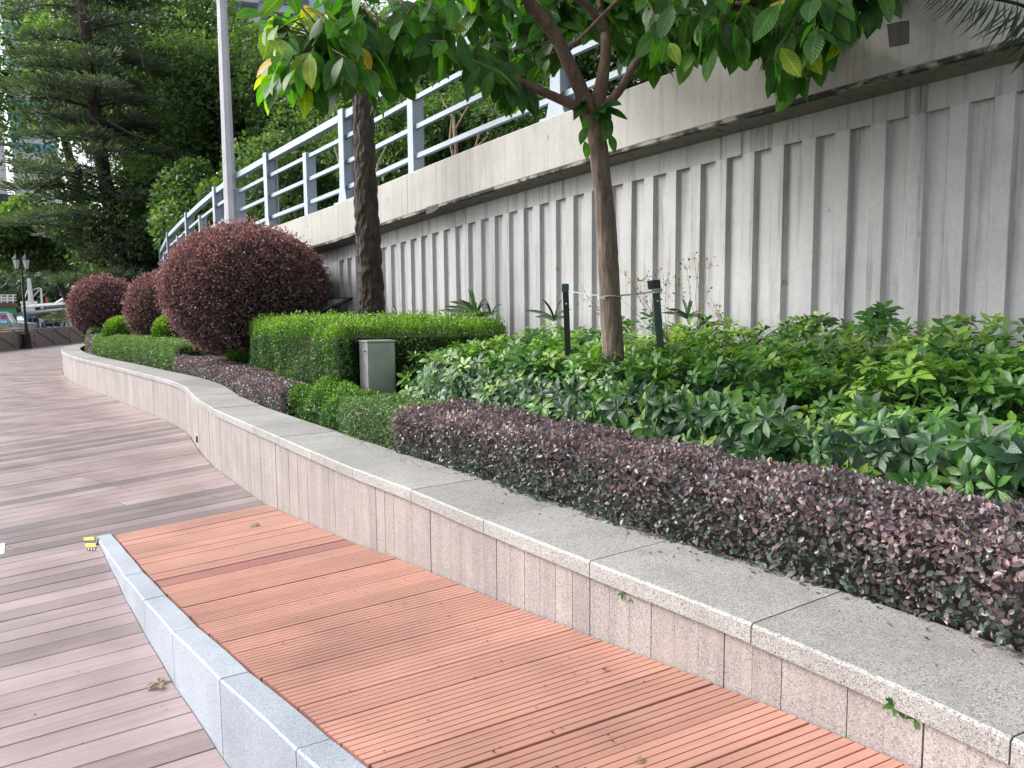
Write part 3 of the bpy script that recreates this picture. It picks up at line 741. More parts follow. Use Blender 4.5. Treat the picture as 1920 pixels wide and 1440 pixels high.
# near purple hedge along the coping
ph = tag(empty('purple_hedge', (*wp(3, .7), .5)), 'long low clipped purple hedge behind the coping, nearest the camera', 'hedge')
poly = path_poly(-1.6, 3.75, .415, .93, 20); P, Nn = sample_block(poly, .585, .885, 56000, .055, .07)
# the foot of the hedge is ragged

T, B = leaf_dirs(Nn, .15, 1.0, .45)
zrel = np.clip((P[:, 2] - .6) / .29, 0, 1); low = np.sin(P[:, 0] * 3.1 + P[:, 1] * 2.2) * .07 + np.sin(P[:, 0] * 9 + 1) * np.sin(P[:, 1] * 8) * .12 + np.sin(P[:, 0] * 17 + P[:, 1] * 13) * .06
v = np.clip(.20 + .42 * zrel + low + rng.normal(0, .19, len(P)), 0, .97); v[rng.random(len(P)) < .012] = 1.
S = rng.uniform(.013, .028, len(P)) * np.where(rng.random(len(P)) < .12, 1.35, 1); P = P + Nn * (np.where(rng.random(len(P)) < .04, rng.random(len(P)) * .035, 0) + bumpf(P, .012, 13))[:, None]
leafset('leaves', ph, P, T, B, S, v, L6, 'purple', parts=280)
path_core(ph, -1.55, 3.7, .50, .87, .48, .82); twigs(ph, P, Nn, 700, .045)
# its green end
gh = tag(empty('green_hedge', (*wp(5.3, .7), .5)), 'small clipped pale green hedge block closing the far end of the near purple hedge', 'hedge')
poly = path_poly(3.75, 4.75, .44, .92, 6) ; P, Nn = sample_block(poly, .56, .87, 13000, .05, .09); T, B = leaf_dirs(Nn, .2)
v = np.clip(.35 + .3 * (P[:, 2] - .6) / .3 + rng.normal(0, .2, len(P)), 0, 1); leafset('leaves', gh, P, T, B, rng.uniform(.014, .024, len(P)), v, L4, 'trim'); path_core(gh, 3.8, 4.7, .51, .85, .48, .80, 4)
# fresh low growth between the hedges
gh = tag(empty('sprouting_shrub', (*wp(6.2, .7), .5)), 'loose bright green low shrub between the purple hedges, in front of the tall green hedge', 'shrub')
poly = path_poly(4.75, 6.3, .50, 1.0, 8); P, Nn = sample_block(poly, .52, .86, 17000, .12, .16); T, B = leaf_dirs(Nn, .5, 1.0)
P = P + Nn * (bumpf(P, .05, 9) - .02)[:, None]; v = np.clip(.28 + .35 * (P[:, 2] - .6) / .3 + rng.normal(0, .2, len(P)), 0, 1)
leafset('leaves', gh, P, T, B, rng.uniform(.018, .034, len(P)), v, L4, 'box'); path_core(gh, 4.9, 6.2, .66, .88, .48, .64, 4)
# far purple hedge
ph = tag(empty('purple_hedge', (*wp(9, .7), .5)), 'low clipped reddish-brown hedge left of the tall green hedge, under the big burgundy ball', 'hedge')
s_a, s_b = 6.3, 12.2
poly = [tuple(wp(s_a + (s_b - s_a) * i / 16, .46)) for i in range(17)] + [tuple(wp(s_b - (s_b - s_a) * i / 16, float(np.interp(s_b - (s_b - s_a) * i / 16, [6.3, 8, 10, 12.2], [.80, .88, 1.0, 1.35])))) for i in range(17)]
P, Nn = sample_block(poly, .58, .82, 34000, .05, .08); T, B = leaf_dirs(Nn, .15, 1.0)
v = np.clip(.36 + .3 * (P[:, 2] - .6) / .3 + rng.normal(0, .19, len(P)), 0, 1); v[rng.random(len(P)) < .05] = 1
leafset('leaves', ph, P, T, B, rng.uniform(.018, .032, len(P)), v, L4, 'purple'); path_core(ph, s_a + .05, s_b - .05, .54, .74, .48, .75)
# far trimmed green hedge
gh = tag(empty('green_hedge', (*wp(16.5, .9), .5)), 'long clipped mid green hedge mound on the far bend of the planter', 'hedge')
poly = path_poly(12.25, 19.3, .50, 2.1, 16); P, Nn = sample_block(poly, .58, 1.04, 46000, .06, .16); T, B = leaf_dirs(Nn, .4, .8)
v = np.clip(.25 + .5 * (P[:, 2] - .6) / .4 + rng.normal(0, .2, len(P)), 0, 1); leafset('leaves', gh, P, T, B, rng.uniform(.03, .05, len(P)), v, C2, 'trim'); path_core(gh, 12.3, 19.2, .60, 2.0, .48, .95)
ph = tag(empty('purple_hedge', (*wp(21, .9), .5)), 'small brownish patch of hedge at the left tip of the planter', 'hedge')
poly = path_poly(19.35, 21.5, .55, 1.8, 5); P, Nn = sample_block(poly, .58, 1.0, 7000, .06, .14); T, B = leaf_dirs(Nn, .3)
leafset('leaves', ph, P, T, B, rng.uniform(.035, .055, len(P)), np.clip(rng.normal(.65, .25, len(P)), 0, 1), C2, 'purple'); path_core(ph, 19.4, 21.4, .64, 1.7, .48, .92, 4)
gh = tag(empty('green_hedge', (*wp(23, .9), .5)), 'low green hedge tip at the far left end of the planter, behind the brownish patch', 'hedge')
poly = path_poly(21.55, 27.2, .6, 2.2, 6); P, Nn = sample_block(poly, .58, 1.16, 12000, .06, .16); T, B = leaf_dirs(Nn, .3)
leafset('leaves', gh, P, T, B, rng.uniform(.04, .06, len(P)), np.clip(rng.normal(.6, .25, len(P)), 0, 1), C2, 'trim'); path_core(gh, 21.6, 27.1, .68, 2.1, .48, 1.08, 5)

# tall clipped green hedge with lime tips
bh = tag(empty('tall_green_hedge', (-1.2, 6.6, .5)), 'tall boxy bright green hedge with lime tips beside the grey metal cabinet', 'hedge')
hp = [(-3.22, 9.45), (-2.26, 8.0), (-1.58, 6.86), (-1.42, 7.14), (-.95, 7.16), (-.25, 7.3), tuple(wl(-.1, .3)), tuple(wl(1.5, .35)), tuple(wl(3.2, .4)), tuple(wl(4.6, .5)), (-3.85, 11.0)]
P, Nn = sample_block(hp, .50, 1.39, 125000, .09, .13); P = P + Nn * bumpf(P, .028, 9)[:, None]; T, B = leaf_dirs(Nn, .5, .85)
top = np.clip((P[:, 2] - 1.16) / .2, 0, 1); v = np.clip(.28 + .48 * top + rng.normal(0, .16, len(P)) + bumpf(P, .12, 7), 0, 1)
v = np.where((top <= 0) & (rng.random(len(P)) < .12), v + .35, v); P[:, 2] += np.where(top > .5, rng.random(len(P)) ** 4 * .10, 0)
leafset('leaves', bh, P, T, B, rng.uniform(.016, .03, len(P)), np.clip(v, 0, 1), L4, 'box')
cA = np.array(hp); cc = cA.mean(0); block_core(bh, [tuple(cc + (p - cc) * .92) for p in cA], .45, 1.26)

# clipped burgundy balls
def ball(label, c, r, n, ls, tmpl, vb=.4):
    b_ = tag(empty('round_shrub', (c[0], c[1], .5)), label, 'shrub', 'clipped round burgundy shrubs in the planter'); D = rdir(n)
    rr = np.array(r); pw_ = 1 / 2.5; D2 = np.sign(D) * np.abs(D) ** .88; D2 = unit(D2)
    P = np.array(c) + D * rr * (1 + bumpf(D * 3, .025, 2.5) + bumpf(D * 9, .012, 2.1))[:, None] * (1 - rng.random(n)[:, None] ** 2 * .1); Nn = unit(D / rr)
    T = unit(Nn * .8 + rdir(n) * .8 + np.array([0, 0, .25])); B = unit(rdir(n) + Nn * .5)
    v = np.clip(vb + .22 * Nn[:, 2] - .25 * Nn[:, 0] * 0 + rng.normal(0, .2, n), 0, 1); tip = rng.random(n) < .22; P = P + np.where(tip, rng.random(n) ** 3 * .11, 0)[:, None] * Nn; v = np.where(tip, v + .25, v)
    leafset('leaves', b_, P, T, B, rng.uniform(*ls, n), np.clip(v, 0, 1), tmpl, 'ball')
    mb = MB(); prof = [(math.sin(a) * rr[0] * .9, -math.cos(a) * rr[2] * .9) for a in np.linspace(.05, math.pi - .05, 12)]; mb.lathe(prof, c, 20); mb.build('twig_shade_core', 'twig', b_)
    mb = MB(); mb.tube([(c[0], c[1], .45), (c[0], c[1], c[2] - rr[2] * .6)], [.07, .05], 8); mb.build('trunk', 'bark_dark', b_)
cb = dep(463, 546, 10.9); ball('biggest clipped burgundy ball shrub, right in front of the grey lamp pole', cb, (1.125, 1.125, .905), 80000, (.03, .05), C2)
cb2 = dep(312, 578, 16.5); ball('middle burgundy ball shrub, half hidden behind the biggest one', cb2, (.80, .80, .77), 26000, (.035, .06), C2)
cb3 = dep(196, 577, 20.5); ball('farthest burgundy ball shrub, leftmost by the harbour', cb3, (.85, .85, .80), 24000, (.045, .075), C2)
# bright shrubs between the balls
for (x, y, Y, r, lab) in ((228, 622, 17.0, (.36, .4, .34), 'lime green shrub between the two farther burgundy balls'), (318, 626, 14.4, (.30, .3, .36), 'lime green shrub between the two nearer burgundy balls'), (470, 668, 10.6, (.3, .25, .2), 'small dark green tuft at the foot of the biggest burgundy ball')):
    c = dep(x, y, Y); b_ = tag(empty('lime_shrub', (c[0], c[1], .5)), lab, 'shrub'); n = 8000; D = rdir(n); P = c + D * np.array(r) * (1 - rng.random(n)[:, None] * .3); T = unit(D + rdir(n) * .8 + np.array([0, 0, .6]))
    leafset('leaves', b_, P, T, unit(D + rdir(n)), rng.uniform(.03, .055, n), np.clip(.45 + .5 * D[:, 2] + rng.normal(0, .2, n), 0, 1), C2, 'box')
    mb = MB().tube([(c[0], c[1], .45), c], [.03, .02], 6); mb.build('stem', 'bark_dark', b_)

# glossy umbrella-leaf shrubs (compound leaves)
def compound(nl=8, seg=3):
    V = []; T = []; lv, lt = leaf_t(seg, .44, .22, .30, .60, .8)
    for k in range(nl):
        a = 2 * math.pi * (k + .3 * math.sin(k * 5 + nl)) / nl; tilt = .30 + .32 * math.sin(k * 3.1 + nl * 2); L = .82 + .22 * math.cos(k * 2.3 + nl)
        rx = np.array([math.cos(a), 0, math.sin(a)]); y = rx * math.cos(tilt) + np.array([0, 1, 0]) * math.sin(tilt); z = np.array([0, 1, 0]) * math.cos(tilt) - rx * math.sin(tilt); x = np.cross(y, z)
        b0 = len(V); st = .12
        for q in lv: V.append((x * q[0] + y * (q[1] + st) + z * q[2]) * L)
        T += [tuple(b0 + i for i in f) for f in lt]
    b0 = len(V); V += [np.array(q) for q in ((-.02, 0, 0), (.02, 0, 0), (.03, -1.3, 0), (-.0, -1.3, .03))]; T += [(b0, b0 + 1, b0 + 2), (b0, b0 + 2, b0 + 3)]
    return np.array(V), np.array(T, np.int32)
CP = compound()
CPs = [compound(8, 3), compound(7, 3), compound(9, 3)]
sf = tag(empty('umbrella_leaf_shrubs', (1.4, 4.6, .5)), 'dense bed of glossy green umbrella-leaved shrubs between the purple hedge and the wall', 'shrub bed')
front = [tuple(wp(s_, .99)) for s_ in np.linspace(-1.8, 4.5, 24)]
back = [tuple(wl(s_, .16)) for s_ in np.linspace(-.6, -6.6, 12)]
left = [tuple(wp(4.7, 1.0)), (-1.0, 6.45), (-.93, 7.05), (-.1, 7.2)]
sp = front + left + back
A = np.array(sp); lo, hi = A.min(0), A.max(0); q = rng.uniform(lo, hi, (60000, 2)); q = q[in_poly(q[:, 0], q[:, 1], sp)]
ar = abs(sum(A[i][0] * A[(i + 1) % len(A)][1] - A[(i + 1) % len(A)][0] * A[i][1] for i in range(len(A)))) / 2
q = q[:int(ar * 330)]
# distance from the front edge of the bed
fr = np.array([tuple(wp(s_, .99)) for s_ in np.linspace(-2.2, 8, 120)]); df = np.min(np.linalg.norm(q[:, None] - fr[None], axis=2), axis=1)
sm = np.clip(df / .75, 0, 1); sm = sm * sm * (3 - 2 * sm)
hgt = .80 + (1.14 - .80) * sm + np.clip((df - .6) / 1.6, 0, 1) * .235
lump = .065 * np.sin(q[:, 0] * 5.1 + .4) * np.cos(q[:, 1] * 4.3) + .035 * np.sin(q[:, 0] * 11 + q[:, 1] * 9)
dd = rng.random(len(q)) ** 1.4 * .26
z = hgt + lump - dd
front_n = np.array([-.74, -.67, 0]); kf = np.clip(1 - df / .8, 0, 1)[:, None]
Nn = unit(np.array([0, 0, 1.]) * (1 - .75 * kf) + front_n * kf * .9)
P = np.column_stack([q, z]); T = unit(Nn + rdir(len(P)) * .62 + front_n * .15); 
vn = np.sin(q[:, 0] * 2.3 + 2) * np.cos(q[:, 1] * 2.7) * .14
v = np.clip(.66 - dd * 2.3 + vn + rng.normal(0, .2, len(P)) + .12 * np.clip(sm, 0, 1), .02, 1)  # deeper leaves get a darker colour in place of shade inside the bed
S = rng.uniform(.058, .105, len(P))
# a vertical leafy front face, shade put into its leaf colour
nf = 620; sfz = rng.uniform(-1.7, 4.7, nf); zf = rng.uniform(.62, 1.04, nf); Pf = np.array([[*wp(a, 1.0 + .25 * max(0, zf[i] - .7) + R_.uniform(0, .12)), zf[i]] for i, a in enumerate(sfz)])
P = np.concatenate([P, Pf]); T = np.concatenate([T, unit(front_n + np.array([0, 0, .35]) + rdir(nf) * .5)]); S = np.concatenate([S, rng.uniform(.065, .11, nf)]); v = np.concatenate([v, np.clip(rng.normal(.33, .22, nf), 0, 1)])
# a few taller shoots
for (x, y, Y) in ((1650, 600, 4.3), (1640, 590, 4.35), (1662, 592, 4.3), (1640, 615, 4.2), (1668, 612, 4.2), (1652, 606, 4.3), (1655, 582, 4.32), (1220, 598, 5.9), (1765, 612, 4.1), (1630, 606, 4.3)):
    P = np.vstack([P, dep(x, y, Y)[None]]); T = np.vstack([T, unit(np.array([[R_.uniform(-.4, .1), -.5, .8]]))]); S = np.append(S, .10); v = np.append(v, .5)
B = unit(np.cross(T, rdir(len(T))))
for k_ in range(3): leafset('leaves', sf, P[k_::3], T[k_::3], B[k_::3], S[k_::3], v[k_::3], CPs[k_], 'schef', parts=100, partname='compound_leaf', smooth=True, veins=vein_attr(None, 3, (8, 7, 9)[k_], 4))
cA = np.array(sp); 
# dark stems inside the bed
mb = MB()
for i in range(420):
    k = R_.randrange(len(q)); zz = hgt[k] - R_.uniform(.08, .25); a = np.array([q[k][0] + R_.uniform(-.1, .1), q[k][1] + R_.uniform(-.1, .1), .5]); b_ = np.array([*q[k], zz]); mb.tube([a, (a + b_) / 2 + np.array([R_.uniform(-.04, .04), R_.uniform(-.04, .04), 0]), b_], [.007, .006, .004], 5, False)
o = mb.build('stems', 'bark', sf); o['kind'] = 'stuff'
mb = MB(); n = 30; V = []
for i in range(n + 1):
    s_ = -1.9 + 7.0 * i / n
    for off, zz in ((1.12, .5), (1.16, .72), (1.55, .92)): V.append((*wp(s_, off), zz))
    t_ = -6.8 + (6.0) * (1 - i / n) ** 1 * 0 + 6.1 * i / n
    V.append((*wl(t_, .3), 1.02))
mb.add(V, [(4 * i + k, 4 * i + 4 + k, 4 * i + 5 + k, 4 * i + 1 + k) for i in range(n) for k in range(3)]); o = mb.build('bed_shade_sheet', 'twig', sf)  # dark sheet under the leaves stands in for stems and shade inside the bed

# strap-leaved lilies against the wall
def strap_plant(label, base, n, L, spread, seed, lean=0, group=None):
    r = random.Random(seed); p_ = tag(empty('strap_leaf_plant', tuple(base)), label, 'plant', group)
    for i in range(n):
        a = math.pi * (i + .5) / n + r.uniform(-.15, .15); side = math.cos(a); el = max(.15, math.sin(a)); Lk = L * r.uniform(.65, 1.05); dirh = np.array([WALL_D[0] * -side, WALL_D[1] * -side, 0]) + np.array([*WALL_N, 0]) * r.uniform(-.1, .5)
        pts = []; wdt = []
        for k in range(7):
            u = k / 6; pts.append(np.array(base) + dirh * Lk * spread * (u + .35 * u * u) * .75 + np.array([0, 0, 1]) * Lk * (el * (u - .28 * u * u * (1 + abs(side))) )); wdt.append(.022 * (1 - .15 * u) * (1 if k < 5 else (.75 if k == 5 else .12)) * (L / .4))
        mb = MB(); V = []; sd_ = unit(np.cross(pts[3] - pts[0], np.array([WALL_N[0], WALL_N[1], .3])))
        for q_, w_ in zip(pts, wdt): V += [q_ - sd_ * w_, q_ + np.array([*WALL_N, .4]) * -.006, q_ + sd_ * w_]
        mb.add(V, [(3 * k + j, 3 * k + j + 1, 3 * k + 4 + j, 3 * k + 3 + j) for k in range(6) for j in range(2)])
        o = mb.build('leaf', 'strap', p_, smooth=True); at_ = o.data.attributes.new('v', 'FLOAT', 'POINT'); at_.data.foreach_set('value', np.full(len(V), r.uniform(.1, .8), np.float32))
strap_plant('largest dark green strap-leaved plant fanning out against the ribbed wall above the tall hedge', dep(893, 594, 7.9), 17, .42, 1.0, 3)
strap_plant('small strap-leaved plant right beside the larger one, near the wall foot', dep(921, 590, 7.95), 6, .26, .9, 5)
strap_plant('sparse strap-leaved plant at the wall right of the dark tree trunk', dep(745, 594, 9.3), 5, .25, 1.2, 8)
strap_plant('strap-leaved plant at the wall left of the slim stake and trunk', dep(1040, 600, 7.2), 6, .30, 1.2, 11)
strap_plant('dark strap-leaved plant at the wall right of the green stake', dep(1290, 596, 6.0), 7, .26, .9, 12)

# ---- foreground tree
def limb(parent, name, pxs, rad, mat, n=10, jit=.06, seed=1, sub=4):
    C_ = [dep(x, y, Y) for x, y, Y in pxs]; P_ = catmull(C_, sub); rr = np.interp(np.linspace(0, 1, len(P_)), np.linspace(0, 1, len(rad)), rad)
    mb = MB().tube(P_, list(rr), n, True, jit, seed); mb.build(name, mat, parent, smooth=True); return P_
ft = tag(empty('young_tree', tuple(np.array([*dep(1150, 690, 5.2)[:2], .5]))), 'young broadleaf tree with slim pale trunk tied between two stakes', 'tree')
b0 = dep(1152, 700, 5.2); tr_pts = []
C_ = [np.array([b0[0], b0[1], .48])] + [dep(x, y, 5.2) for x, y in ((1149, 660), (1146, 600), (1142, 520), (1138, 440), (1130, 350), (1122, 280), (1114, 215))]
mb = MB().tube(catmull(C_, 5), list(np.interp(np.linspace(0, 1, 36), [0, .3, .5, .75, .93, 1], [.079, .072, .069, .062, .066, .07])), 14, True, .035, 4); mb.build('trunk', 'bark', ft, smooth=True)
BR = []
BR.append(limb(ft, 'branch', [(1116, 222, 5.2), (1090, 170, 5.17), (1066, 118, 5.1), (1038, 62, 5.05), (990, 0, 4.95), (930, -90, 4.8), (900, -240, 4.7)], [.056, .048, .044, .04, .03, .02], 'bark_red', 10, .06, 2))
BR.append(limb(ft, 'branch', [(1114, 222, 5.2), (1128, 160, 5.22), (1136, 95, 5.25), (1132, 40, 5.3), (1124, -10, 5.3), (1110, -160, 5.4), (1120, -380, 5.4)], [.055, .045, .036, .03, .026, .02, .012], 'bark_red', 10, .06, 3))
BR.append(limb(ft, 'branch', [(1108, 212, 5.2), (1060, 190, 5.1), (1000, 165, 5.0), (930, 133, 4.85), (862, 101, 4.7), (770, 82, 4.5), (690, 78, 4.35), (600, 92, 4.2)], [.036, .030, .026, .022, .016, .010], 'bark_red', 8, .06, 4))
BR.append(limb(ft, 'branch', [(1120, 212, 5.2), (1160, 172, 5.15), (1192, 118, 5.1), (1235, 75, 5.0), (1320, 30, 4.8), (1440, -5, 4.6), (1580, -30, 4.4), (1700, -60, 4.3)], [.034, .028, .024, .018, .014, .008], 'bark_red', 8, .06, 5))
BR.append(limb(ft, 'branch', [(1134, 60, 5.28), (1105, 15, 5.2), (1060, -20, 5.1), (960, -110, 4.7), (820, -170, 4.3), (640, -190, 4.0)], [.03, .026, .02, .014, .009], 'bark_red', 8, .06, 6))
BR.append(limb(ft, 'branch', [(1070, 118, 5.1), (1050, 60, 5.3), (1070, 30, 5.5), (1010, -60, 5.7), (960, -200, 5.9)], [.02, .017, .014, .008], 'bark_red', 7, .06, 7))
BR.append(limb(ft, 'branch', [(1060, 100, 5.1), (1110, 50, 4.9), (1200, -40, 4.7), (1330, -150, 4.5), (1500, -220, 4.3)], [.014, .012, .010, .006], 'bark_red', 7, .06, 8))
allb = np.concatenate(BR)
bx = [470, 500, 560, 600, 650, 700, 760, 800, 850, 900, 935, 1000, 1050, 1110, 1180, 1240, 1290, 1340, 1400, 1440, 1500, 1540, 1590, 1610, 1700]
by = [150, 140, 130, 110, 130, 150, 120, 60, 90, 100, 165, 165, 90, 60, 100, 115, 60, 70, 95, 115, 125, 90, 70, -10, -60]
tips = []
for i in range(440):
    x = R_.uniform(485, 1680); yb = np.interp(x, bx, by); y = yb - abs(R_.gauss(0, 1)) * 95 - 2
    if y < -230: y = R_.uniform(-230, 40)
    if 975 < x < 1205 and y > 15 and R_.random() < .86: continue
    if 600 < x < 1000 and y > 60 and R_.random() < .25: continue
    if x < 640 and y < 20 and R_.random() < .35: continue
    Y = np.interp(x, [480, 700, 1100, 1700], [4.1, 4.5, 5.2, 4.5]) + R_.uniform(-.75, .8)
    if y > 130: Y = min(Y, 4.9)
    if 960 < x < 1220: Y = max(Y, 5.35)
    tips.append((x, y, Y))
for i in range(170): tips.append((R_.uniform(700, 2100), R_.uniform(-700, -200), R_.uniform(3.6, 6.5)))  # extra unseen leaf clusters above the view, added to shade the wall
for i in range(34): tips.append((R_.uniform(930, 1230), R_.uniform(-60, 105), R_.uniform(6.0, 6.9)))
tips += [(1470, 140, 4.4), (1500, 150, 4.5), (1440, 130, 4.3), (1490, 118, 4.45), (1525, 128, 4.5), (1360, 85, 4.6), (1340, 95, 4.4), (1455, 150, 4.6), (1300, 95, 4.8), (1590, 40, 4.3), (1630, 10, 4.2), (1650, -5, 4.3), (745, 150, 4.6), (700, 165, 4.4), (640, 150, 4.3)]
tips += [(505, 150, 4.0), (520, 148, 4.0), (560, 150, 4.05), (575, 140, 4.1), (960, 175, 4.9), (985, 160, 4.95), (1480, 120, 4.5), (1455, 110, 4.55), (1540, 80, 4.5), (1100, 190, 5.15), (1125, 200, 5.15)]
LP, LT, LB, LS, LV = [], [], [], [], []; tw_ = MB()
for (x, y, Y) in tips:
    e = dep(x, y, Y); j = np.argmin(np.linalg.norm(allb - e, axis=1)); a = allb[j]; L = np.linalg.norm(e - a)
    st = e - unit(e - a) * min(L, .45) if L > .45 else a
    mid = (a + e) / 2 + np.array([R_.uniform(-.05, .05), R_.uniform(-.05, .05), .05 * L]); tw_.tube([a, mid, e], [.006, .0045, .0025], 5, False)
    outw = unit(e - a + rdir(1)[0] * .05); nl = R_.randint(5, 9); base_v = R_.uniform(.3, .74) + (.2 if x < 600 else 0)
    for q_ in range(nl):
        u = 1 - q_ / nl * min(1, .42 / max(L, .2)); p = a + (e - a) * u + np.array([0, 0, .05 * L * (1 - u)]); sd_ = rdir(1)[0]; sd_[2] = abs(sd_[2]) * .2
        t_ = unit(outw * .35 + sd_ * .75 + np.array([0, 0, -1.0]) * R_.uniform(.35, 1.25)); LP.append(p); LT.append(t_); LB.append(unit(np.array([0, 0, 1.]) + rdir(1)[0] * .8 + np.array([0, -.4, 0])))
        LS.append(R_.uniform(.135, .235)); vv = base_v + R_.gauss(0, .1)
        if R_.random() < (.10 if x < 600 else .012): vv = R_.uniform(.9, 1)
        LV.append(min(max(vv, 0), 1))
TL = leaf_t(6, .46, .16, .22, .48, .85, .06)
# small sprouts on the trunk
for (x, y) in ((1100, 235), (1096, 262), (1140, 215), (1142, 250), (1095, 215), (1143, 232)):
    LP.append(dep(x, y, 5.12)); LT.append(unit(np.array([R_.uniform(-.4, .4), -.2, -1]))); LB.append(unit(np.array([R_.uniform(-.5, .5), -1, .4]))); LS.append(.13); LV.append(.6)
o = tw_.build('twigs', 'bark_red', ft); o['kind'] = 'stuff'
leafset('leaves', ft, np.array(LP), np.array(LT), np.array(LB), np.array(LS), np.array(LV), TL, 'tree', parts=300, smooth=True, veins=vein_attr(TL, 6))

# ---- dark-barked tree behind the tall hedge
dt = tag(empty('dark_tree', tuple(np.array([*dep(697, 600, 8.6)[:2], .5]))), 'older tree with rough blackish trunk rising behind the tall green hedge', 'tree')
C_ = [(703, 640), (698, 590), (696, 550), (694, 500), (690, 440), (686, 380), (685, 320), (683, 260), (681, 200), (672, 110), (660, 20), (650, -80), (645, -250), (650, -480)]
Pn = catmull([dep(x, y, 8.6) for x, y in C_], 5); rr = np.interp(np.linspace(0, 1, len(Pn)), [0, .12, .3, .5, .7, 1], [.165, .142, .14, .118, .11, .08]) * (1 + rng.normal(0, .035, len(Pn)))
MB().tube(Pn, list(rr), 18, True, .09, 9).build('trunk', 'bark_dark', dt)
n = 2600; D = rdir(n); cpt = dep(650, -520, 8.6); cl = cpt + rdir(60) * np.array([2.4, 2.2, 1.1]) * rng.random(60)[:, None] ** .4; k = rng.integers(0, 60, n)  # unseen crown clusters above the view, put in for the shade they cast
P = cl[k] + D * .45; P = P[:, :]; keep = P[:, 2] > 4.6
leafset('leaves', dt, P[keep], unit(D + np.array([0, 0, -.6]))[keep], unit(rdir(n) + np.array([0, 0, 1]))[keep], rng.uniform(.12, .2, n)[keep], np.clip(rng.normal(.45, .15, n), 0, .9)[keep], leaf_t(2, .5, .2, .2), 'tree', veins=vein_attr(None, 2))
for e in ((-1.6, -.6, .9), (1.4, .4, 1.1), (.2, -1.3, 1.3)):
    MB().tube([Pn[-12], Pn[-12] + np.array(e) * .5 + np.array([0, 0, .2]), Pn[-12] + np.array(e) * 1.3], [.05, .035, .015], 8, True, .05).build('branch', 'bark_dark', dt)

# ---- palm whose frond hangs in at top right
pt = tag(empty('palm_tree', (5.2, 3.6, .5)), 'palm standing outside the right edge, one dark frond hanging in at the top right corner', 'palm')
MB().tube([(5.2, 3.6, .45), (5.15, 3.6, 2), (5.1, 3.6, 3.6)], [.16, .13, .11], 12, True, .05).build('trunk', 'bark_dark', pt)
def frond(pts, L, n, seed):
    r = random.Random(seed); Pk = catmull(pts, 8); MB().tube(Pk, list(np.linspace(.014, .004, len(Pk))), 6).build('frond_stalk', 'palm', pt)
    P = []; T = []; Bv = []; S = []; m_ = len(Pk)
    for i in range(n):
        u = .12 + .88 * i / n; j = min(m_ - 2, int(u * (m_ - 1))); p = Pk[j] + (Pk[j + 1] - Pk[j]) * (u * (m_ - 1) - j); d = unit(Pk[j + 1] - Pk[j]); sdv = unit(np.cross(d, np.array([0, 0, 1.])))
        for sg in (-1, 1):
            P.append(p); T.append(unit(d * .55 + sdv * sg * .42 + np.array([0, 0, -.85]) + rdir(1)[0] * .12)); Bv.append(unit(rdir(1)[0] + np.array([0, -1., 0]))); S.append(L * math.sin(math.pi * min(.92, .25 + .7 * u)) * r.uniform(.85, 1.1))
    return P, T, Bv, S
P, T, Bv, S = frond([np.array([5.1, 3.6, 3.6]), dep(2300, -260, 3.5), dep(2120, -20, 3.4), dep(1990, 30, 3.3), dep(1900, 5, 3.25), dep(1800, -12, 3.2), dep(1735, -14, 3.15)], .25, 60, 2)
LFL = leaf_t(3, .055, .3, .25, .4, .6)
leafset('leaflets', pt, np.array(P), np.array(T), np.array(Bv), np.array(S), np.full(len(P), .5), LFL, 'palm', parts=120, partname='leaflet')
P, T, Bv, S = frond([np.array([5.1, 3.6, 3.6]), np.array([5.6, 3.1, 4.1]), np.array([6.2, 2.6, 3.9]), np.array([6.6, 2.2, 3.3])], .3, 40, 3)
leafset('leaflets', pt, np.array(P), np.array(T), np.array(Bv), np.array(S), np.full(len(P), .5), LFL, 'palm')

# ================================================================ FURNITURE IN THE BED
def stake(label, x, ytop, ybot, Y, wpx, mat, capmat, ang=.3, lean=0):
    top = dep(x, ytop, Y); bt = dep(x + lean, ybot, Y); base = np.array([bt[0], bt[1], .45]); d = unit(top - bt); base = bt - d * ((bt[2] - .45) / d[2])
    o = tag(empty('tree_stake', tuple(base)), label, 'stake'); w_ = wpx / F * Y
    X = np.array([math.cos(ang), math.sin(ang), 0]); Yv = np.cross(d, X); Yv = unit(Yv); X = np.cross(Yv, d)
    mb = MB(); L = np.linalg.norm(top - base)
    mb.box(base + d * L / 2, (w_, .006, L), X, Yv, d).box(base + d * L / 2 + X * w_ / 2 * .9 + Yv * w_ * .35, (.006, w_ * .7, L), X, Yv, d); mb.build('angle_bar', mat, o)
    MB().box(top - d * .022 + Yv * w_ * .3, (w_ * 1.15, w_ * .95, .06), X, Yv, d, ch=.004).build('cap', capmat, o)
    MB().lathe([(.006, -.003), (.006, .003)], (0, 0, 0), 10).v
    q = top - d * .135 - Yv * .006; mb = MB(); mb.tube([q, q - Yv * .004], .006, 10); mb.build('hole', 'white', o)
    return top, d
s1, d1 = stake('slimmer black tree stake with dark teal cap, left of the young tree', 1060, 534, 640, 5.5, 11, 'stake_black', 'stake', .1, 4)
s2, d2 = stake('thicker green steel tree stake with black cap, right of the young tree', 1229, 527, 660, 5.15, 16, 'stake', 'stake_black', .5, 10)
trc = dep(1143, 556, 5.2)
tie = tag(empty('tree_tie', tuple(trc)), 'grey wire tie between the stakes looped round the young tree trunk', 'wire')
def cable(a, b, sag, r, mat, parent, name, n=10):
    pts = [a + (b - a) * i / n - np.array([0, 0, sag * math.sin(math.pi * i / n)]) for i in range(n + 1)]; MB().tube(pts, r, 6).build(name, mat, parent)
wa = dep(1066, 545, 5.45); wb = dep(1229, 546, 5.1); tl = dep(1124, 554, 5.16); tr = dep(1161, 554, 5.16)
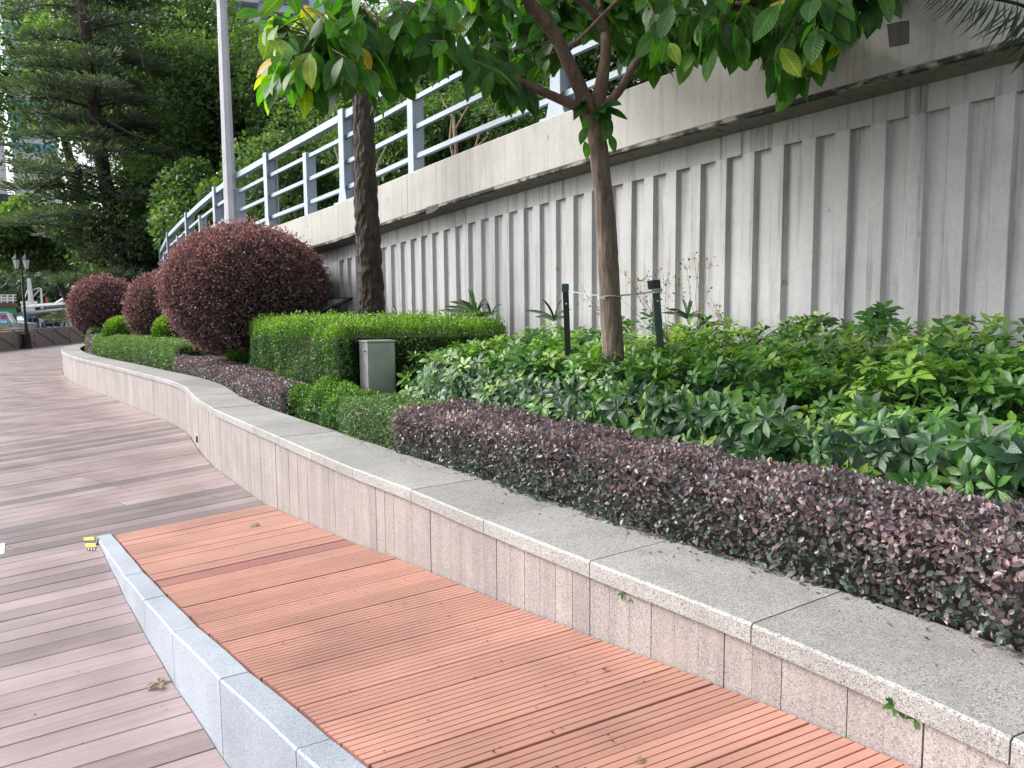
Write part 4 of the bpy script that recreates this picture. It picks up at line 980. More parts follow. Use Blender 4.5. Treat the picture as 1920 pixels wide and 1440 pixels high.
cable(wa, tl, .006, .0035, 'wire', tie, 'wire'); cable(tr, wb, .004, .005, 'wire', tie, 'wire')
c = dep(1143, 556, 5.2); MB().tube([c + np.array([math.cos(a) * .076, math.sin(a) * .076, .004 * math.sin(a * 3)]) for a in np.linspace(0, 2 * math.pi, 24)], .0055, 6).build('loop', 'wire', tie)
c = dep(1128, 558, 5.10); MB().box(c, (.04, .02, .022), (1, .1, 0), (-.1, 1, 0)).build('tag', 'tape_w' if 'tape_w' in M else 'white', tie)
for z_ in (0, .012, -.01):
    c = dep(1231, 546, 5.15); MB().tube([c + np.array([math.cos(a) * .036, math.sin(a) * .036 + .01, z_]) for a in np.linspace(0, 2 * math.pi, 16)], .004, 5).build('wrap', 'wire', tie)

# grey metal cabinet
gcorner = dep(690, 690, 6.8); a_ = math.radians(31); ct = dep(690, 639, 6.8)[2]
X = np.array([math.cos(a_), math.sin(a_), 0]); Yv = np.array([-math.sin(a_), math.cos(a_), 0]); W_, D_ = .262, .215
cab = tag(empty('metal_cabinet', (gcorner[0], gcorner[1], .5)), 'grey sheet-metal electrical cabinet standing between the tall green hedge and the shrub bed', 'cabinet')
cc = np.array([gcorner[0], gcorner[1], 0]) + X * W_ / 2 + Yv * D_ / 2
MB().box(cc + np.array([0, 0, (.45 + ct) / 2 - .01]), (W_, D_, ct - .45 - .02), X, Yv, ch=.003).build('body', 'steel', cab)
MB().box(cc + np.array([0, 0, ct - .008]), (W_ + .012, D_ + .012, .016), X, Yv, ch=.004).build('lid', 'steel', cab)
MB().box(cc - Yv * (D_ / 2 + .003) + np.array([0, 0, (.62 + ct) / 2]), (W_ - .03, .006, ct - .7), X, Yv, ch=.002).build('door', 'steel', cab)
fz = np.array([0, 0, .82]); MB().box(cc - X * (W_ / 2 + .001) + fz, (.002, D_ + .001, .003), X, Yv).build('seam', 'mortar', cab)
MB().tube([cc - X * (W_ / 2) - Yv * .06 + np.array([0, 0, 1.16]), cc - X * (W_ / 2 + .03) - Yv * .06 + np.array([0, 0, 1.16])], .011, 8).build('knob', 'wire', cab)

# information board behind the biggest ball
ib = tag(empty('information_board', tuple(np.array([*dep(606, 600, 10.7)[:2], .5]))), 'black slanted information board on a dark post, partly behind the biggest burgundy ball', 'board')
n0, n1 = dep(601, 590, 10.7), dep(662, 557, 11.0); e2 = np.array([-.75, .12, .0]) * .7; nn = unit(np.cross(n1 - n0, e2)); mb = MB()
mb.add([n0, n1, n1 + e2, n0 + e2, n0 - nn * .03, n1 - nn * .03, n1 + e2 - nn * .03, n0 + e2 - nn * .03], [(0, 1, 2, 3), (7, 6, 5, 4), (0, 4, 5, 1), (1, 5, 6, 2), (2, 6, 7, 3), (3, 7, 4, 0)]); mb.build('frame', 'black', ib)
M['panel'] = flat('grey_panel', (.20, .21, .23), .25); i_ = .07; ex = unit(n1 - n0)
c4 = [n0 + ex * i_ + unit(e2) * i_, n1 - ex * i_ + unit(e2) * i_, n1 - ex * i_ + e2 - unit(e2) * i_, n0 + ex * i_ + e2 - unit(e2) * i_]; mb = MB(); mb.add([p + nn * .004 for p in c4] + [p - nn * .002 for p in c4], [(0, 1, 2, 3)] + [(i, 4 + i, 4 + (i + 1) % 4, (i + 1) % 4) for i in range(4)]); mb.build('panel', 'panel', ib)
for f in (.07, .6):
    p = n0 + ex * .12 + e2 * f; MB().bar(np.array([p[0], p[1], .45]), p - nn * .03, .06).build('post', 'black', ib)

# light pole
lpz = dep(434, 430, 14.3); lpole = tag(empty('lamp_pole', (lpz[0], lpz[1], .5)), 'tall tapering pale grey lamp pole rising behind the biggest burgundy ball', 'pole')
b_ = np.array([lpz[0], lpz[1], .45]); MB().tube([b_, b_ + np.array([0, 0, 4]), b_ + np.array([0, 0, 9.5])], [.142, .11, .07], 8).build('shaft', 'pole', lpole)
MB().tube([b_, b_ + np.array([0, 0, .5])], .15, 8).build('base', 'pole', lpole)
tp = b_ + np.array([0, 0, 9.4]); MB().bar(tp, tp + np.array([.9, .6, .15]), .05).build('arm', 'pole', lpole)
MB().box(tp + np.array([1.1, .75, .16]), (.5, .2, .09), (.83, .55, 0), (-.55, .83, 0), ch=.02).build('lantern', 'pole', lpole)

# wild flowers at the wall
def wildflower(label, x, y, Y, h, seed, heads):
    r = random.Random(seed); b0_ = dep(x, y, Y); o = tag(empty('wild_flower', tuple(b0_)), label, 'flower'); mb = MB(); P, T, B, S, V_ = [], [], [], [], []; fl = MB()
    for (hx, hy) in heads:
        e = dep(hx, hy, Y + r.uniform(-.1, .1)); mid = b0_ + (e - b0_) * .5 + np.array([r.uniform(-.04, .04), 0, 0]); MB().tube([b0_, mid, e], [.0022, .0016, .001], 4, False).build('stem', 'dry', o)
        for i in range(10):
            u = r.uniform(.55, 1.1); p = b0_ + (e - b0_) * min(u, 1); d = rdir(1)[0]; d[2] = abs(d[2]); q_ = p + d * r.uniform(.03, .08); mb.tube([p, q_], [.0008, .0006], 3, False); P.append(q_); T.append(d); B.append(rdir(1)[0]); S.append(r.uniform(.015, .03)); V_.append(r.uniform(.2, 1))
    tag(mb.build('stalks', 'dry', o), kind='stuff')
    P = np.array(P); T = unit(np.array(T)); B = np.array(B); S = np.array(S); V_ = np.array(V_); half = np.arange(len(P)) % 3 != 0
    leafset('leaves', o, P[half], T[half], B[half], S[half], V_[half], L4, 'box', kind=False)
    k = [i for i in range(len(heads))]; Pc = []
    for (hx, hy) in heads:
        if r.random() < .85: c_ = dep(hx, hy, Y); Pc += [c_ + rdir(1)[0] * .018 for _ in range(9)]
    if Pc: Pc = np.array(Pc); leafset('blossom', o, Pc, rdir(len(Pc)), rdir(len(Pc)), rng.uniform(.012, .022, len(Pc)), rng.random(len(Pc)), L4, 'flower', kind=False)
wildflower('tallest thin wild flower stalk with orange bloom against the grey ribbed wall', 1308, 618, 5.6, .8, 1, [(1300, 478), (1288, 500), (1322, 486), (1310, 492), (1275, 535), (1330, 498)])
wildflower('short wild flower stalk with two orange blooms, rightmost by the wall', 1344, 620, 5.5, .3, 2, [(1340, 570), (1345, 588)])
wildflower('wild flower bush with orange blooms between young tree and green stake', 1252, 640, 5.55, .6, 3, [(1180, 530), (1190, 545), (1212, 520), (1236, 508), (1250, 528), (1172, 512), (1200, 538), (1268, 520), (1172, 568), (1254, 580)])
wildflower('low wild flower sprig left of the young tree trunk', 1165, 640, 5.75, .4, 4, [(1125, 572), (1118, 585), (1104, 560), (1130, 580)])

# weeds in the cladding joints, leaves and litter
def sprout(label, x, y, off_z, n, L, seed):
    r = random.Random(seed); g = gz(x, y, off_z); 
    c_ = g; o = tag(empty('weed_sprout', tuple(c_)), label, 'weed'); P, T, B, S, V_ = [], [], [], [], []
    for i in range(n):
        a = 2 * math.pi * i / n; d = unit(np.array([math.cos(a) * .8 - .35, math.sin(a) * .2 - .5, math.sin(a) * .8 + .1])); P.append(c_ + rdir(1)[0] * L * .15); T.append(d); B.append(np.array([-.5, -.6, .6])); S.append(L * r.uniform(.7, 1)); V_.append(r.uniform(.35, .6))
    leafset('leaf', o, np.array(P), np.array(T), unit(np.array(B)), np.array(S), np.array(V_), leaf_t(4, .4, .2, .3, .5), 'schef', parts=n, partname='leaf', smooth=True, veins=vein_attr(None, 4))
def wall_pt(x, y):
    th = None
    best = None
    for s_ in np.linspace(-1, 8, 900):
        q = wp(s_, .018); d = ray(x, y); t_ = q[1] / d[1] if abs(d[1]) > 1e-6 else 0
        e = abs(d[0] * t_ - q[0])
        if best is None or e < best[0]: best = (e, CAM + d * t_)
    return best[1]
def sprout2(label, x, y, n, L, seed):
    g = wall_pt(x, y); r = random.Random(seed); o = tag(empty('weed_sprout', tuple(g)), label, 'weed'); P, T, B, S, V_ = [], [], [], [], []
    for c_, nn_ in ((g, n), (g + np.array([.035, -.03, -.008]), n - 2)):
        for i in range(nn_):
            a = 2 * math.pi * i / nn_ + r.uniform(-.3, .3); T.append(unit(np.array([math.cos(a) * .75 - .3, -.45, math.sin(a) * .75]))); P.append(c_); B.append(np.array([-.5, -.6, .6])); S.append(L * r.uniform(.65, 1)); V_.append(r.uniform(.4, .65))
    leafset('leaf', o, np.array(P), np.array(T), unit(np.array(B)), np.array(S), np.array(V_), leaf_t(4, .42, .2, .3, .5), 'schef', parts=40, partname='leaf', smooth=True, veins=vein_attr(None, 4))
sprout2('larger weed sprout growing out under the coping at lower right', 1683, 1322, 6, .045, 1)
sprout2('small weed sprout in a cladding joint under the coping, mid wall', 1168, 1112, 4, .03, 2)

LFT = leaf_t(4, .55, .35, .3, .5)
def fallen(label, x, y, size, mat, zf, n=1, seed=1):
    r = random.Random(seed); z_ = 0
    for _ in range(12):
        g = gz(x, y, z_); th = math.atan2(g[1] - O[1], g[0] - O[0]); z_ = zf(th)
    o = tag(empty('fallen_leaf', tuple(g)), label, 'leaf'); V = []; Fs = []
    for i in range(n):
        a = r.uniform(0, 6.28); d = np.array([math.cos(a), math.sin(a), r.uniform(.05, .5)]); R = frames(unit(d)[None], unit(np.array([[r.uniform(-.4, .4), r.uniform(-.4, .4), 1]])))[0]; V0, T0 = LFT
        b0 = len(V); V += [tuple(g + R @ q * size + np.array([0, 0, .006 + size * .1])) for q in V0]; Fs += [tuple(b0 + k for k in f) for f in T0]
    MB().add(V, Fs).build('blade', mat, o, smooth=True)
zb = lambda th: 0.; zr = lambda th: ramp_z(th)
fallen('crumpled olive-brown dead leaf lying against the kerb foot', 298, 1286, .05, 'dry', zb, 5, 3)
fallen('fresh green leaf lying on the terracotta boards near their far end', 476, 987, .045, 'freshleaf', zr, 4, 4)
fallen('small pale brown leaf on the brown boards below the crumpled one', 310, 1327, .02, 'dry', zb, 1, 5)
fallen('small brown leaf on the terracotta boards near the middle', 1130, 1258, .02, 'debris', zr, 2, 6)
fallen('small tan leaf by the bottom edge of the terracotta boards', 1205, 1430, .022, 'dry', zr, 2, 7)
lt = MB()
def speck(p, s_, seed):
    V0, T0 = leaf_t(2, .6, .3, .2); a = R_.uniform(0, 6.28); R = frames(np.array([[math.cos(a), math.sin(a), .15]]), np.array([[0, 0, 1.]]))[0]; lt.add([p + R @ q * s_ + np.array([0, 0, .004]) for q in V0], [tuple(f) for f in T0])
for i in range(260):
    u = R_.random()
    if u < .38:
        th = R_.uniform(math.radians(26), TH_J); rr_ = 14.6 + (15.5 - 14.6) * R_.random() ** .7; p = np.array([*pol(th, rr_), ramp_z(th)])
    elif u < .62:
        s_ = R_.uniform(-1, 9); q_ = wp(s_, R_.uniform(.05, .48) ** 1); p = np.array([*q_, .6])
    elif u < .8:
        s_ = R_.uniform(3, 10); q_ = wp(s_, -R_.random() ** 2 * .5); th = math.atan2(q_[1] - O[1], q_[0] - O[0]); p = np.array([*q_, ramp_z(th)])
    else:
        g = gz(R_.uniform(0, 480), R_.uniform(720, 1400)); th = math.atan2(g[1] - O[1], g[0] - O[0]); rr_ = np.hypot(*(g[:2] - O)); p = g
        if rr_ > 14.3 and th < TH_J: continue
    speck(p, R_.uniform(.006, .016), i)
for i in range(330): q_ = wp(R_.uniform(-1, 5.5), .46 - abs(R_.gauss(0, .09))); speck(np.array([*q_, .6]), R_.uniform(.008, .02), i)
tag(lt.build('leaf_litter', 'debris'), 'scattered dry leaf bits on the boards and coping', 'litter', kind='stuff')

# black and yellow tape at the kerb tip, white tape at the left edge
tp_ = tag(empty('hazard_tape', tuple(gz(168, 1020))), 'worn yellow and black hazard tape stuck at the pointed end of the kerb', 'tape')
def quad(px4, z0, th, name, mat, parent, zl=None):
    P = [gz(x, y, z0) for x, y in px4]; zz = np.array([0, 0, th]); MB().add([p + zz for p in P] + P, [(0, 1, 2, 3)] + [(i, 4 + i, 4 + (i + 1) % 4, (i + 1) % 4) for i in range(4)]).build(name, mat, parent)
quad([(156, 1009), (175, 1007), (178, 1013), (158, 1014)], .001, .003, 'yellow_stripe', 'yellow', tp_)
quad([(157, 1014.3), (178, 1013.3), (180, 1018.5), (159, 1019.5)], .001, .003, 'black_stripe', 'tape_grey', tp_)
quad([(159, 1019.8), (180, 1018.8), (181, 1026), (162, 1027)], .001, .003, 'yellow_stripe', 'yellow', tp_)
quad([(162, 1027.3), (179, 1026.3), (178, 1032), (164, 1032.6)], .001, .003, 'black_stripe', 'tape_grey', tp_)
for x in (166, 171, 176): quad([(x, 1027.5), (x + 1.2, 1027.4), (x + 1, 1032.4), (x, 1032.4)], .0045, .001, 'white_tick', 'white', tp_)
MB().tube([gz(181, 1021, .004), gz(184, 1012, .02), gz(175, 1003, .03)], [.008, .006, .003], 6).build('curled_strip', 'tape_grey', tp_)
wt = tag(empty('white_tape', tuple(gz(4, 1030))), 'square of white tape on the brown boards at the left picture edge', 'tape')
quad([(-14, 1023), (9, 1019), (8, 1038), (-14, 1043)], .001, .003, 'tape_sheet', 'white', wt)

# ================================================================ HARBOUR SIDE
g0 = gz(51, 653); vl = tag(empty('street_lamp', tuple(g0)), 'black old-fashioned street lamp with two lanterns at the quay railing', 'lamp')
MB().lathe([(.23, 0), (.23, .06), (.20, .1), (.17, .62), (.19, .66), (.12, .70), (.085, .95), (.08, 1.1), (.06, 1.2)], g0, 12).build('base', 'black', vl)
MB().lathe([(.06, 1.18), (.052, 2.6), (.06, 2.65), (.045, 2.7), (.038, 3.7), (.05, 3.78), (.03, 3.9), (.02, 4.1), (.001, 4.3)], g0, 10).build('post', 'black', vl)
for sx in (-1, 1):
    la = g0 + np.array([sx * .19, sx * .05, 0]); MB().tube([g0 + np.array([0, 0, 3.4]), g0 + np.array([sx * .12, sx * .03, 3.42]), la + np.array([0, 0, 3.62])], .02, 6).build('arm', 'black', vl)
    MB().lathe([(.06, 3.62), (.09, 3.66), (.17, 4.02), (.17, 4.03)], la, 6).build('lantern_glass', 'glass_white', vl)
    MB().lathe([(.2, 4.03), (.2, 4.06), (.1, 4.2), (.05, 4.28), (.03, 4.42), (.001, 4.5)], la, 6).build('lantern_roof', 'black', vl)
    for k in range(6):
        a = 2 * math.pi * k / 6; MB().bar(la + np.array([.09 * math.cos(a), .09 * math.sin(a), 3.66]), la + np.array([.172 * math.cos(a), .172 * math.sin(a), 4.04]), .012).build('glazing_bar', 'black', vl)
# quay railing: posts, brown boards, cables
M['rail_post'] = flat('weathered_post_paint', (.30, .27, .27), .6); M['rail_board'] = flat('brown_grey_boarding', (.30, .235, .225), .7)
qr = tag(empty('quay_railing', (*quay(10), 0)), 'low brown railing with grey posts and sloping cables along the quay edge', 'railing')
for i in range(22):
    a, b = quay(-8 + i * 2.3, .1), quay(-8 + (i + 1) * 2.3, .1)
    MB().box((*a, .44), (.10, .10, .92), (*QD, 0), (*QN, 0), ch=.01).build('post', 'rail_post', qr)
    MB().bar((*a, .39), (*b, .39), .04, .80).build('board_panel', 'rail_board', qr)
    MB().bar((*(a + QN * .05), .8), (*(b + QN * .05), .12), .022).build('cable', 'mortar', qr)
    MB().bar((*a, .86), (*b, .86), .05).build('handrail', 'rail_post', qr)

for nm, c_ in (('b_white', (.75, .75, .74)), ('b_blue', (.12, .33, .52)), ('b_pale', (.42, .58, .63)), ('b_green', (.12, .34, .2)), ('b_red', (.38, .07, .06)), ('b_rust', (.22, .09, .07)), ('b_yellow', (.6, .45, .1)), ('b_beige', (.55, .50, .38)), ('b_grey', (.42, .45, .48)), ('b_navy', (.05, .07, .13)), ('b_sign', (.10, .42, .68)), ('b_signred', (.65, .06, .12))): M[nm] = flat(nm.replace('b_', '') + '_boat_paint', c_, .45, sc=3)
def pxbox(x0, x1, y0, y1, Y, depth_, name, mat, parent, ch=0.):
    c_ = dep((x0 + x1) / 2, (y0 + y1) / 2, Y); H = (y1 - y0) / F * Y; yv = unit(np.array([c_[0], c_[1], 0])); xv = np.array([yv[1], -yv[0], 0]); W = (x1 - x0) / F * Y * yv[1]
    MB().box(c_ + yv * depth_ / 2, (W, depth_, H), xv, yv, ch=ch).build(name, mat, parent)
def hull(x0, x1, ytop, Y, beam, name, mat, parent, zb_=-2.0, band=None):
    a, b = dep(x0, ytop, Y), dep(x1, ytop, Y); V = []; n = 10
    for i in range(n + 1):
        u = i / n; hw = beam / 2 * math.sin(math.pi * min(.98, .06 + u * .9)) ** .4; c_ = a + (b - a) * u; sh = .35 * (2 * u - 1) ** 2
        for q_, z_ in ((hw, sh), (hw * .6, zb_ - c_[2]), (-hw * .6, zb_ - c_[2]), (-hw, sh)): V.append((c_[0], c_[1] + q_, c_[2] + z_))
    MB().add(V, [(4 * i + k, 4 * i + 4 + k, 4 * i + 5 + k, 4 * i + 1 + k) for i in range(n) for k in range(3)] + [(4 * i + 3, 4 * i + 7, 4 * i + 4, 4 * i) for i in range(n)] + [(0, 1, 2, 3), (4 * n + 3, 4 * n + 2, 4 * n + 1, 4 * n)]).build(name, mat, parent)
# ferry with long white canopies
fb = tag(empty('canopy_boat', tuple(np.array([*dep(85, 600, 58)[:2], -1.9]))), 'moored passenger boat with two long white canopies and pale blue cabin', 'boat')
hull(44, 150, 616, 58, 4.2, 'hull', 'b_blue', fb); hull(46, 148, 622, 57.2, 4.0, 'waterline_band', 'b_red', fb)
for (x0, y0, x1, y1, Y, nm) in ((30, 592, 142, 579, 57, 'canopy'), (68, 574, 142, 569, 60, 'upper_canopy')):
    a, b = dep(x0, y0, Y), dep(x1, y1, Y); mb = MB(); mb.bar(a, b, 3.6, .16); mb.build(nm, 'b_white', fb)
pxbox(49, 74, 594, 618, 57.5, 2.6, 'cabin', 'b_pale', fb, .03); pxbox(52, 60, 597, 604, 57.4, .05, 'window', 'b_navy', fb); pxbox(63, 71, 597, 604, 57.4, .05, 'window', 'b_navy', fb)
pxbox(76, 101, 591, 598, 57.2, 1.6, 'cargo_cover', 'b_yellow', fb, .05); pxbox(76, 100, 604, 606, 57, 1.6, 'bench', 'b_beige', fb); pxbox(78, 82, 606, 614, 57.6, .3, 'bench_leg', 'b_navy', fb); pxbox(95, 98, 606, 614, 57.6, .3, 'bench_leg', 'b_navy', fb)
a, b = dep(104, 586, 57), dep(140, 598, 57.5); P4 = [dep(104, 584, 57), dep(140, 581, 57), dep(140, 597, 56), dep(112, 598, 56)]
MB().add(P4 + [p + np.array([0, .05, .0]) for p in P4], [(0, 1, 2, 3), (7, 6, 5, 4), (0, 4, 5, 1), (1, 5, 6, 2), (2, 6, 7, 3), (3, 7, 4, 0)]).build('awning', 'b_beige', fb)
for x0, x1 in ((125, 115), (125, 133), (126, 125)): MB().bar(dep(x0, 584, 56), dep(x1, 613, 56), .12).build('a_frame_leg', 'b_white', fb)
pxbox(44, 142, 586, 592, 59, .1, 'dark_gallery', 'b_navy', fb); pxbox(84, 142, 598, 612, 59.4, .1, 'dark_gallery', 'b_navy', fb)
for x0 in (52, 68, 84, 100): MB().bar(dep(x0, 592, 58.5), dep(x0, 614, 58.5), .06).build('canopy_post', 'b_white', fb)
# masts boat
mbt = tag(empty('fishing_boat', tuple(np.array([*dep(70, 585, 66)[:2], -1.9]))), 'white fishing boat with tall masts and rigging behind the canopy boat', 'boat')
hull(35, 120, 600, 66, 4.5, 'hull', 'b_white', mbt); pxbox(40, 66, 568, 596, 66, 3, 'wheelhouse', 'b_grey', mbt, .05); pxbox(38, 70, 565, 569, 65.5, 3.6, 'roof', 'b_white', mbt)
for (x0, y0, x1, y1, r_) in ((59, 575, 54, 522, .16), (79, 578, 77, 540, .07), (138, 580, 138, 535, .16), (105, 570, 138, 549, .1)): MB().tube([dep(x0, y0, 65), dep(x1, y1, 65)], [r_ * 1.5, r_], 6).build('mast', 'b_white', mbt)
for (x0, y0, x1, y1) in ((55, 535, 46, 560), (55, 545, 74, 540), (62, 557, 76, 541)): MB().tube([dep(x0, y0, 65), dep(x1, y1, 65)], .05, 4).build('stay', 'b_grey', mbt)
P4 = [dep(85, 556, 64), dep(87, 556, 64), dep(91, 570, 64), dep(88, 571, 64)]
MB().add(P4 + [p + np.array([0, .05, 0]) for p in P4], [(0, 1, 2, 3), (7, 6, 5, 4), (0, 4, 5, 1), (1, 5, 6, 2), (2, 6, 7, 3), (3, 7, 4, 0)]).build('flag', 'b_signred', mbt)
# house boat, green with rust roof
hb = tag(empty('house_boat', tuple(np.array([*dep(15, 590, 52)[:2], -1.9]))), 'green houseboat with rust-red roof edge and white railed top deck at left edge', 'boat')
hull(-40, 40, 622, 52, 4.4, 'hull', 'b_grey', hb); pxbox(-30, 32, 573, 618, 52, 3.6, 'cabin', 'b_green', hb, .04); pxbox(-32, 34, 568, 574, 51.7, 4.4, 'roof', 'b_rust', hb); pxbox(20, 30, 590, 602, 51.9, .05, 'window', 'b_navy', hb)
for x0 in range(-30, 36, 11): MB().bar(dep(x0, 568, 51.9), dep(x0, 553, 51.9), .07).build('deck_post', 'b_white', hb)
for y0 in (553, 558, 563): MB().bar(dep(-30, y0, 51.9), dep(31, y0, 51.9), .06).build('deck_rail', 'b_white', hb)
pxbox(-8, 25, 556, 566, 53, .5, 'deck_clutter', 'b_grey', hb)
# blue sampan with sign
sb_ = tag(empty('sampan', tuple(np.array([*dep(15, 612, 45)[:2], -1.9]))), 'white and blue sampan with a bright blue sign panel bearing red characters', 'boat')
hull(-45, 33, 625, 45, 3.2, 'hull', 'b_white', sb_); hull(-42, 40, 632, 44.6, 3.0, 'waterline_band', 'b_red', sb_)
pxbox(-40, 18, 585, 610, 45, 2.2, 'cabin', 'b_pale', sb_, .05); pxbox(-40, 16, 587, 609, 44.9, .05, 'sign', 'b_sign', sb_); pxbox(-40, 16, 611, 615.5, 44.9, .06, 'sign_band', 'b_yellow', sb_)
a, b = dep(17, 588, 45), dep(26, 604, 45); MB().bar(a, b, .3, .12).build('windscreen_frame', 'b_white', sb_)
P4 = [dep(20, 605, 45), dep(46, 606, 45.5), dep(44, 620, 45.5), dep(28, 620, 45)]; MB().add(P4 + [p + np.array([0, 1.2, 0]) for p in P4], [(0, 1, 2, 3), (7, 6, 5, 4), (0, 4, 5, 1), (1, 5, 6, 2), (2, 6, 7, 3), (3, 7, 4, 0)]).build('foredeck', 'b_grey', sb_)
for (x0, y0, x1, y1) in ((5, 591, 12, 591), (4.5, 594.5, 12.5, 594.5), (5, 598, 12, 598), (8.3, 590, 8.3, 598), (5, 591, 5, 598), (12, 591, 12, 598), (-6, 592, 1, 592), (-6, 597, 1, 597), (-2.5, 591, -2.5, 599)): MB().bar(dep(x0, y0, 44.85), dep(x1, y1, 44.85), .06).build('sign_stroke', 'b_signred', sb_)
for (x0, x1) in ((-2, 2), (4, 7), (9, 12)): MB().bar(dep(x0, 605, 44.85), dep(x1, 601, 44.85), .05).build('sign_stroke', 'b_white', sb_)
for i in range(6): pxbox(-6 + i * 3.6, -4 + i * 3.6, 612, 614.6, 44.84, .03, 'sign_letter', 'b_rust', sb_)

# ================================================================ BUILDINGS
for nm, c_ in (('w_blue', (.50, .60, .70)), ('w_pale', (.66, .67, .68)), ('w_pink', (.55, .50, .50)), ('w_glass', (.10, .14, .17)), ('w_teal', (.12, .32, .36)), ('w_slab', (.60, .58, .58))): M[nm] = flat(nm + '_facade', c_, .7 if 'gl' not in nm and 'teal' not in nm else .2, var=.08, sc=1)
M['w_blue'].name = 'pale_blue_facade'
def tower(name, label, x0, x1, Y, zb_, zt_, wall, wins, dpt=16):
    a, b = dep(x0, 600, Y), dep(x1, 600, Y); m_ = (a + b) / 2; m_[2] = 0; yv = unit(m_); xv = np.array([yv[1], -yv[0], 0]); k_ = yv[1]; zz = np.array([0, 0, 1.])
    o = tag(empty(name, (m_[0], m_[1], zb_)), label, 'building'); W = (b[0] - a[0]) * k_
    def at(px_, z, out=0.): return m_ + xv * (px_ - (x0 + x1) / 2) / F * Y * k_ - yv * out + zz * z
    MB().box(at((x0 + x1) / 2, (zb_ + zt_) / 2, -dpt / 2), (W, dpt, zt_ - zb_), xv, yv).build('wall', wall, o)
    for (kind, fx0, fx1, wd, flo, z0, z1, hh, mat) in wins:
        z = z0
        while z < z1:
            x = fx0
            while x < fx1:
                if kind == 'window':
                    w1 = MB().box(at(x, z, .06), (wd, .12, hh), xv, yv).build('window', mat, o); MB().box(at(x, z - hh / 2 - .08, .16), (wd + .3, .2, .12), xv, yv).build('sill', wall, w1)
                else:
                    MB().box(at(x, z - hh / 2, .55), (wd, 1.1, .9), xv, yv, ch=.03).build('balcony', mat, o); MB().box(at(x, z + .5, .05), (wd * .9, .1, hh * .7), xv, yv).build('window', 'w_glass', o)
                x += flo
            z += 3.1
    return o
tower('apartment_tower', 'pale blue apartment tower with balconies above the treetops at top left centre', 425, 630, 130, 0, 66, 'w_blue', [('window', 442, 470, 1.3, 9, 44, 58, 1.5, 'w_glass'), ('balcony', 484, 500, 4.2, 100, 44, 58, 2.2, 'w_slab'), ('window', 520, 600, 1.6, 14, 44, 58, 1.6, 'w_glass')])
tower('apartment_tower', 'white apartment tower with small windows at the left picture edge', -60, 32, 118, -1, 40, 'w_pale', [('window', -30, 30, 1.5, 8.5, 7, 22, 1.7, 'w_glass')])
tower('waterside_block', 'pinkish block with teal window bands right of the white tower', 33, 108, 112, -1, 12.6, 'w_pink', [('window', 44, 90, 3.2, 10, 8.2, 12.4, 1.5, 'w_teal')])
tower('apartment_tower', 'tall pale tower glimpsed through the conifer at upper left', 45, 130, 170, 0, 75, 'w_pale', [('window', 50, 128, 1.6, 10, 38, 66, 1.8, 'w_teal')])

# ================================================================ TREES BEYOND
def crown(parent, c, r, nclump, nleaf, ls, mat, tmpl=C2, cr=.32, flat_=1., vb=.45, name='crown', margin=260, up=.5):
    D = rdir(nclump); cl = np.array(c) + D * np.array(r) * (rng.random(nclump)[:, None] ** .35) * .85
    k = rng.integers(0, nclump, nleaf); E_ = rdir(nleaf); crr = np.mean(r) * cr * rng.uniform(.6, 1.25, nclump)
    P = cl[k] + E_ * crr[k][:, None] * np.array([1, 1, flat_]) * (1 - .35 * rng.random(nleaf)[:, None] ** 2)
    keep = inview(P, margin) & (E_ @ unit(np.array(c) - CAM) < .55); P = P[keep]; E_ = E_[keep]; k = k[keep]
    if len(P) < 5: return
    T = unit(E_ * .6 + rdir(len(P)) * .8 + np.array([0, 0, -.1])); B = unit(E_ * .5 + rdir(len(P)) * .6 + np.array([0, 0, up]))
    cv = rng.normal(0, .1, nclump); v = np.clip(vb + cv[k] + .22 * E_[:, 2] + rng.normal(0, .13, len(P)), 0, 1)
    leafset(name, parent, P, T, B, rng.uniform(*ls, len(P)), v, tmpl, mat)
def tree(label, x, ytop, ybot, Y, rx, nleaf=12000, ls=(.16, .3), mat='forest', vb=.45, seed=1, group=None, ncl=46, bx=None):
    t_, b_ = dep(x, ytop, Y), dep(x, ybot, Y); rz = (t_[2] - b_[2]) / 2; c_ = (t_ + b_) / 2; rt_ = c_ if bx is None else dep(bx, ybot, Y); zb_ = max(-.5, hill_z(rt_[0], rt_[1]) - .3)
    r = random.Random(seed); o = tag(empty('broadleaf_tree', (c_[0], c_[1], zb_)), label, 'tree', group)
    mb = MB(); tk = .03 * rx + .08; top = c_ + np.array([0, 0, rz * .3]); mb.tube([(rt_[0], rt_[1], zb_), ((rt_[0] + c_[0]) / 2, c_[1], (zb_ + c_[2]) / 2), tuple(top)], [tk * 1.3, tk, tk * .4], 8, True, .06)
    mb.build('trunk', 'bark_far', o)
    for i in range(6):
        a = r.uniform(0, 6.28); e = c_ + np.array([math.cos(a) * rx * .75, math.sin(a) * rx * .75, rz * r.uniform(-.3, .8)]); s_ = np.array([c_[0], c_[1], c_[2] - rz * r.uniform(.1, .7)]); MB().tube([s_, (s_ + e) / 2 + np.array([0, 0, .3]), e], [tk * .45, tk * .3, tk * .1], 6, True, .05).build('branch', 'bark_far', o)
    crown(o, c_, (rx, rx, rz), ncl, nleaf, ls, mat, vb=vb); return o
